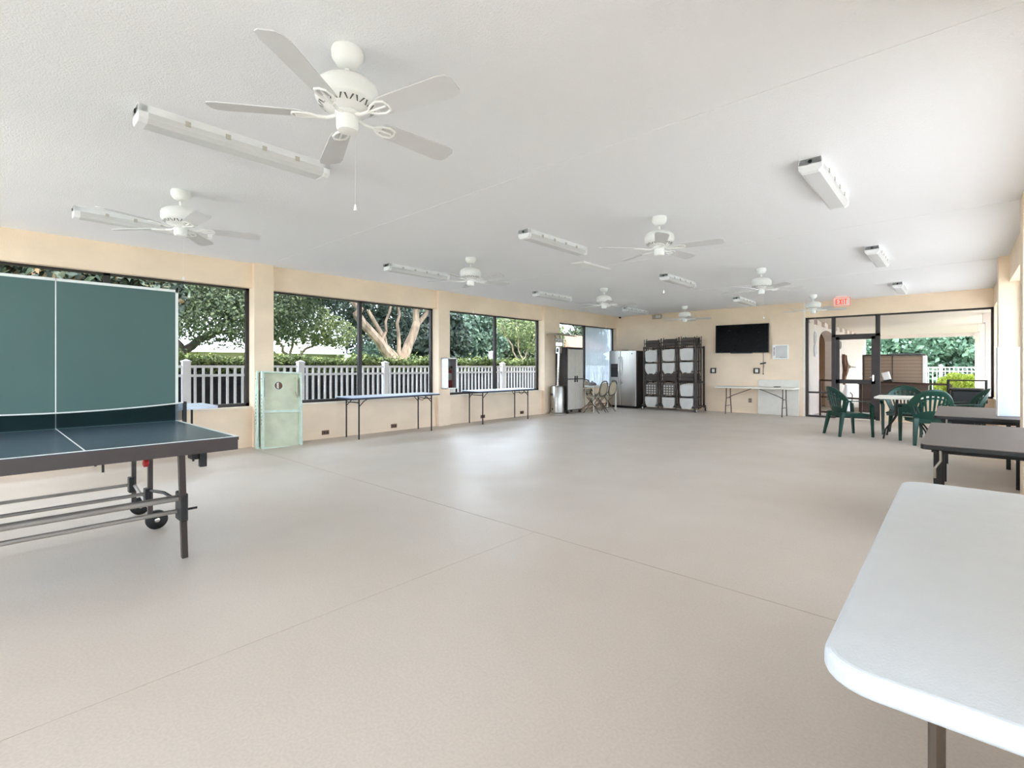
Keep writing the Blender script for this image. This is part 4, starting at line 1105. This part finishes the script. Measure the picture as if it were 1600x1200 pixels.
# ------------------------------------------------------------------ patio beyond the glass wall
XW = -2.93
m = MB()
poly = [(YBO, -.05), (16.35, -.05), (16.35, 1.95)]
for k in range(1, 12):
    a = PI-PI*k/12; poly.append((17.6+1.25*math.cos(a), 1.95+.42*math.sin(a)**.8))
poly += [(18.85, 1.95), (18.85, -.05), (26.2, -.05), (26.2, 2.62), (YBO, 2.62)]
TYZ = Matrix(((0, 0, 1, 0), (1, 0, 0, 0), (0, 1, 0, 0), (0, 0, 0, 1)))     # poly (y,z) extruded along x
m.prism(poly, XW-.28, XW, TYZ)
for k in range(9): m.box(XW, 14.7+k*1.0, 2.44, XW+.08, 15.0+k*1.0, 2.56)
struct(m.build('patio_wall', M['patio_wall']))
m = MB(); m.box(XW-1.3, 15.6, -.05, XW-1.1, 19.8, 2.62); m.box(XW-1.1, 19.6, -.05, XW-.28, 19.8, 2.62); m.box(XW-1.1, 15.6, -.05, XW-.28, 15.8, 2.62)
struct(m.build('alcove_wall', M['alcove']))
m = MB(); m.box(XW-1.3, YBO, 2.57, 1.9, 26.2, 2.64); struct(m.build('patio_ceiling', M['patio_ceiling']))
m = MB(); m.box(XW, 25.6, 2.44, 1.9, 25.85, 2.57); struct(m.build('patio_beam', M['patio_wall']))
# white patio posts on the right
for k, (y, lab) in enumerate(((16.6, 'white patio post nearest the glass wall'), (20.6, 'white patio post, middle one beyond the glass wall'), (25.7, 'white patio post carrying the far beam'))):
    t = thing('patio_post', lab, 'post', (.62, y, GZ+.06), 0, 'white patio posts')
    m = MB(); m.box(-.11, -.11, 0, .11, .11, 2.40); m.build('shaft', M['patio_wall'], t)
    m = MB(); m.box(-.15, -.15, 2.40, .15, .15, 2.57-GZ-.062); m.box(-.15, -.15, 0, .15, .15, .18); m.build('capital', M['patio_wall'], t)
# railing
t = thing('patio_railing', 'brown metal railing running across the patio', 'railing', (-2.7, 15.2, GZ+.07))
for x in (0, .9, 1.8, 2.6):
    m = MB(); m.box(x-.022, -.022, 0, x+.022, .022, .98-.03*x/1); m.build('post', M['rail'], t)
for z in (.94, .50, .10):
    m = MB(); m.add([(0, -.02, z), (2.6, -.02, z-.06), (2.6, .02, z-.06), (0, .02, z), (0, -.02, z+.045), (2.6, -.02, z-.015), (2.6, .02, z-.015), (0, .02, z+.045)], [(0, 3, 2, 1), (4, 5, 6, 7), (0, 1, 5, 4), (1, 2, 6, 5), (2, 3, 7, 6), (3, 0, 4, 7)]); m.build('rail', M['rail'], t)
# shed / tan cabinet with a tarp
t = thing('storage_shed', 'tan slatted storage box with a tarp edge on top, across the patio', 'shed', (-2.13, 18.5, GZ+.07))
m = MB(); m.box(0, 0, 0, 1.42, .9, 1.66); m.build('body', M['shed'], t)
m = MB(); m.box(-.03, -.03, 1.64, 1.45, .93, 1.69); m.box(-.03, -.025, 0, .02, 0, 1.66); m.box(.70, -.012, 0, .715, 0, 1.64); m.build('trim', M['shed_trim'], t)
m = MB(); m.box(1.40, -.02, 0, 1.47, .92, 1.64); m.build('end_panel', M['vinyl'], t)
n = 14; vs = []; fs = []
rnd = random.Random(4)
for j in range(4):
    for i in range(n+1): vs.append((.62+.78*i/n, -.05+j*.22, 1.71+.02*rnd.random()-(.04+.04*rnd.random() if j == 0 else 0)))
for j in range(3):
    for i in range(n): a = j*(n+1)+i; fs.append((a, a+1, a+n+2, a+n+1))
m = MB(); m.add(vs, fs); m.build('tarp', M['tarp'], t, smooth=True, solid=.01)
t = thing('deck_box', 'dark brown low box in front of the tan slatted shed', 'deck box', (-2.12, 17.4, GZ+.07))
m = MB(); m.box(0, 0, 0, 1.55, .75, .80); m.build('body', M['shed_trim'], t, bevel=.01)
m = MB(); m.box(-.02, -.02, .80, 1.57, .77, .85); m.build('lid', M['rail'], t, bevel=.01)
# wall ornaments on the patio wall
for z, y, lab in ((2.08, 15.75, 'pale oval wall ornament, upper one on the pink patio wall'), (1.72, 15.75, 'pale oval wall ornament, lower one on the pink patio wall')):
    t = thing('wall_ornament', lab, 'ornament', (XW, y, z), 0, 'patio wall ornaments')
    m = MB(); m.tube([(.02, .12*math.cos(2*PI*k/18), .16*math.sin(2*PI*k/18)) for k in range(18)], .018, 6, closed=True); m.build('ring', M['lamp_grey'], t, smooth=True)
    m = MB(); m.tube([(.02, -.05, -.13), (.02, .02, 0), (.02, -.03, .13)], .014, 6); m.build('inner_curve', M['lamp_grey'], t)
t = thing('wall_plaque', 'grey diamond shaped plaque on the pink patio wall', 'ornament', (XW, 19.6, 2.0))
m = MB(); m.box(0, -.2, -.2, .03, .2, .2, Matrix.Rotation(PI/4, 4, 'X') @ Matrix.Scale(.75, 4)); m.build('plate', M['lamp_grey'], t)
m = MB(); m.tube([(.035, .13*math.cos(2*PI*k/14), .13*math.sin(2*PI*k/14)) for k in range(14)], .018, 6, closed=True); m.build('ring', M['stainless'], t)
t = thing('rust_ornament', 'rusty brown winged ornament on the pink patio wall', 'ornament', (XW, 20.6, 1.25))
m = MB(); m.prism([(-.5, .45), (-.35, .42), (.35, .10), (.75, .04), (.75, -.02), (.35, -.05), (.30, -.14), (-.15, -.34), (-.42, -.60), (-.5, -.42), (-.30, -.10), (-.36, .05), (-.50, .15)], .02, .09, TYZ); m.build('wing', M['rust'], t)
m = MB(); m.tube([(.06, .6, .02), (.06, 2.2, .0)], .014, 6); m.build('pole', M['tan_metal'], t)
m = MB(); m.tube([(.1, -.3, .42), (.12, -.22, .1), (.1, -.32, -.3)], .02, 6); m.build('spine', M['rust'], t)
# white jugs and a tilted white lantern
for k, (x, y, lab) in enumerate(((-2.02, 16.3, 'small white jug standing behind the door glass on the patio'), )):
    t = thing('white_jug', lab, 'jug', (x-.25, y, GZ+.07))
    m = MB(); m.lathe([(.07, 0), (.085, .03), (.085, .62), (.05, .72), (.04, .80), (.05, .82)], 18); m.build('body', M['vinyl'], t, smooth=True)
    m = MB(); m.tube([(.08, 0, .62), (.14, 0, .55), (.13, 0, .40), (.085, 0, .34)], .012, 6); m.build('handle', M['dark_side'], t)
t = thing('white_lantern', 'white tilted lantern standing on the dark deck box', 'lantern', (-1.36, 17.65, GZ+.07+.852)); t.rotation_euler = (0, R(-14), 0)
t.location = (-1.45, 17.6, GZ+.07+.87)
m = MB(); m.box(-.10, -.08, 0, .10, .08, .08); m.build('base', M['dark_side'], t)
m = MB(); m.prism(rrect(-.09, -.07, .09, .07, .03), .08, .30); m.build('shade', M['vinyl'], t, bevel=.01)
# back fence, yellow shrub and trees
fence('white picket fence behind the yellow-green shrub across the patio', (-3.2, 27.6), 4, 1.35, 'x', 1.27, .135)
tree('yellow-green clipped shrub in front of the far patio fence', (.03, 26.7, GZ), [(-.02, 0, .72, .66, .38, .42, 4600), (-.3, 0, .4, .5, .3, .4, 1200), (.35, 0, .4, .5, .3, .4, 1200)], .08, M['leaf_yellow'], None, 70, cat='bush', name='shrub', shell=.6, group=None)
BT = [(-4.4, 33.5, 5.6, 'leaf_patio', 'pale blue-green tree behind the left end of the slatted shed'),
      (-.9, 34.5, 6.0, 'leaf_patio_dark', 'dark green tree behind the middle of the slatted shed'),
      (2.8, 33.5, 5.6, 'leaf_patio_dark', 'dark green tree above the far patio fence'),
      (-2.0, 30.6, 4.0, 'leaf_patio', 'light green bushy tree just above the shed roof'),
      (1.3, 30.6, 3.4, 'leaf_patio', 'light green bushy tree low behind the far patio fence'),
      (-8.2, 35.0, 5.8, 'leaf_patio_dark', 'green tree showing at the end of the pink patio wall'),
      (6.2, 35.0, 6.0, 'leaf_patio_dark', 'green tree past the white patio posts')]
for k, (x, y, h, mk, lab) in enumerate(BT):
    r = h*.46
    tree(lab, (x, y, GZ), [(0, 0, h*.30, r*1.1, r*.9, h*.32, 2600), (-r*.4, 0, h*.66, r*.9, r*.8, h*.28, 2200), (r*.4, 0, h*.66, r*.9, r*.8, h*.30, 2200)], .24, M[mk],
         [wob((0, 0, 0), (0, 0, h*.7), .16, .06, seed=k)], 80+k, M['bark_dark'], group='trees beyond the patio')

# ------------------------------------------------------------------ light
wd = bpy.data.worlds.new('hazy_sky'); bpy.context.scene.world = wd; wd.use_nodes = True
nt = wd.node_tree; bg = nt.nodes['Background']
bg.inputs['Color'].default_value = (.75, .875, 1.0, 1); bg.inputs['Strength'].default_value = 13
sun = bpy.data.lights.new('sun', 'SUN'); sun.energy = 11.0; sun.angle = R(3); sun.color = (1, .95, .87)
so = bpy.data.objects.new('sun', sun); C.objects.link(so)
so.rotation_euler = (R(18), R(30), 0)

# ------------------------------------------------------------------ camera
cam = bpy.data.cameras.new('camera'); cam.sensor_width = 36; cam.sensor_fit = 'HORIZONTAL'; cam.lens = 765*36/1600; cam.shift_y = -27/1600
cam.clip_start = .05; cam.clip_end = 300
co = bpy.data.objects.new('camera', cam); C.objects.link(co); co.location = (0, 0, CAMH); co.rotation_euler = (R(90), 0, math.atan(695/765))
sc = bpy.context.scene; sc.camera = co
sc.view_settings.view_transform = 'Standard'; sc.view_settings.look = 'None'; sc.view_settings.gamma = 1; sc.view_settings.use_curve_mapping = False
sc.view_settings.exposure = .5
sc.cycles.max_bounces = 10; sc.cycles.diffuse_bounces = 8; sc.cycles.transparent_max_bounces = 16
sc.cycles.sample_clamp_indirect = 8
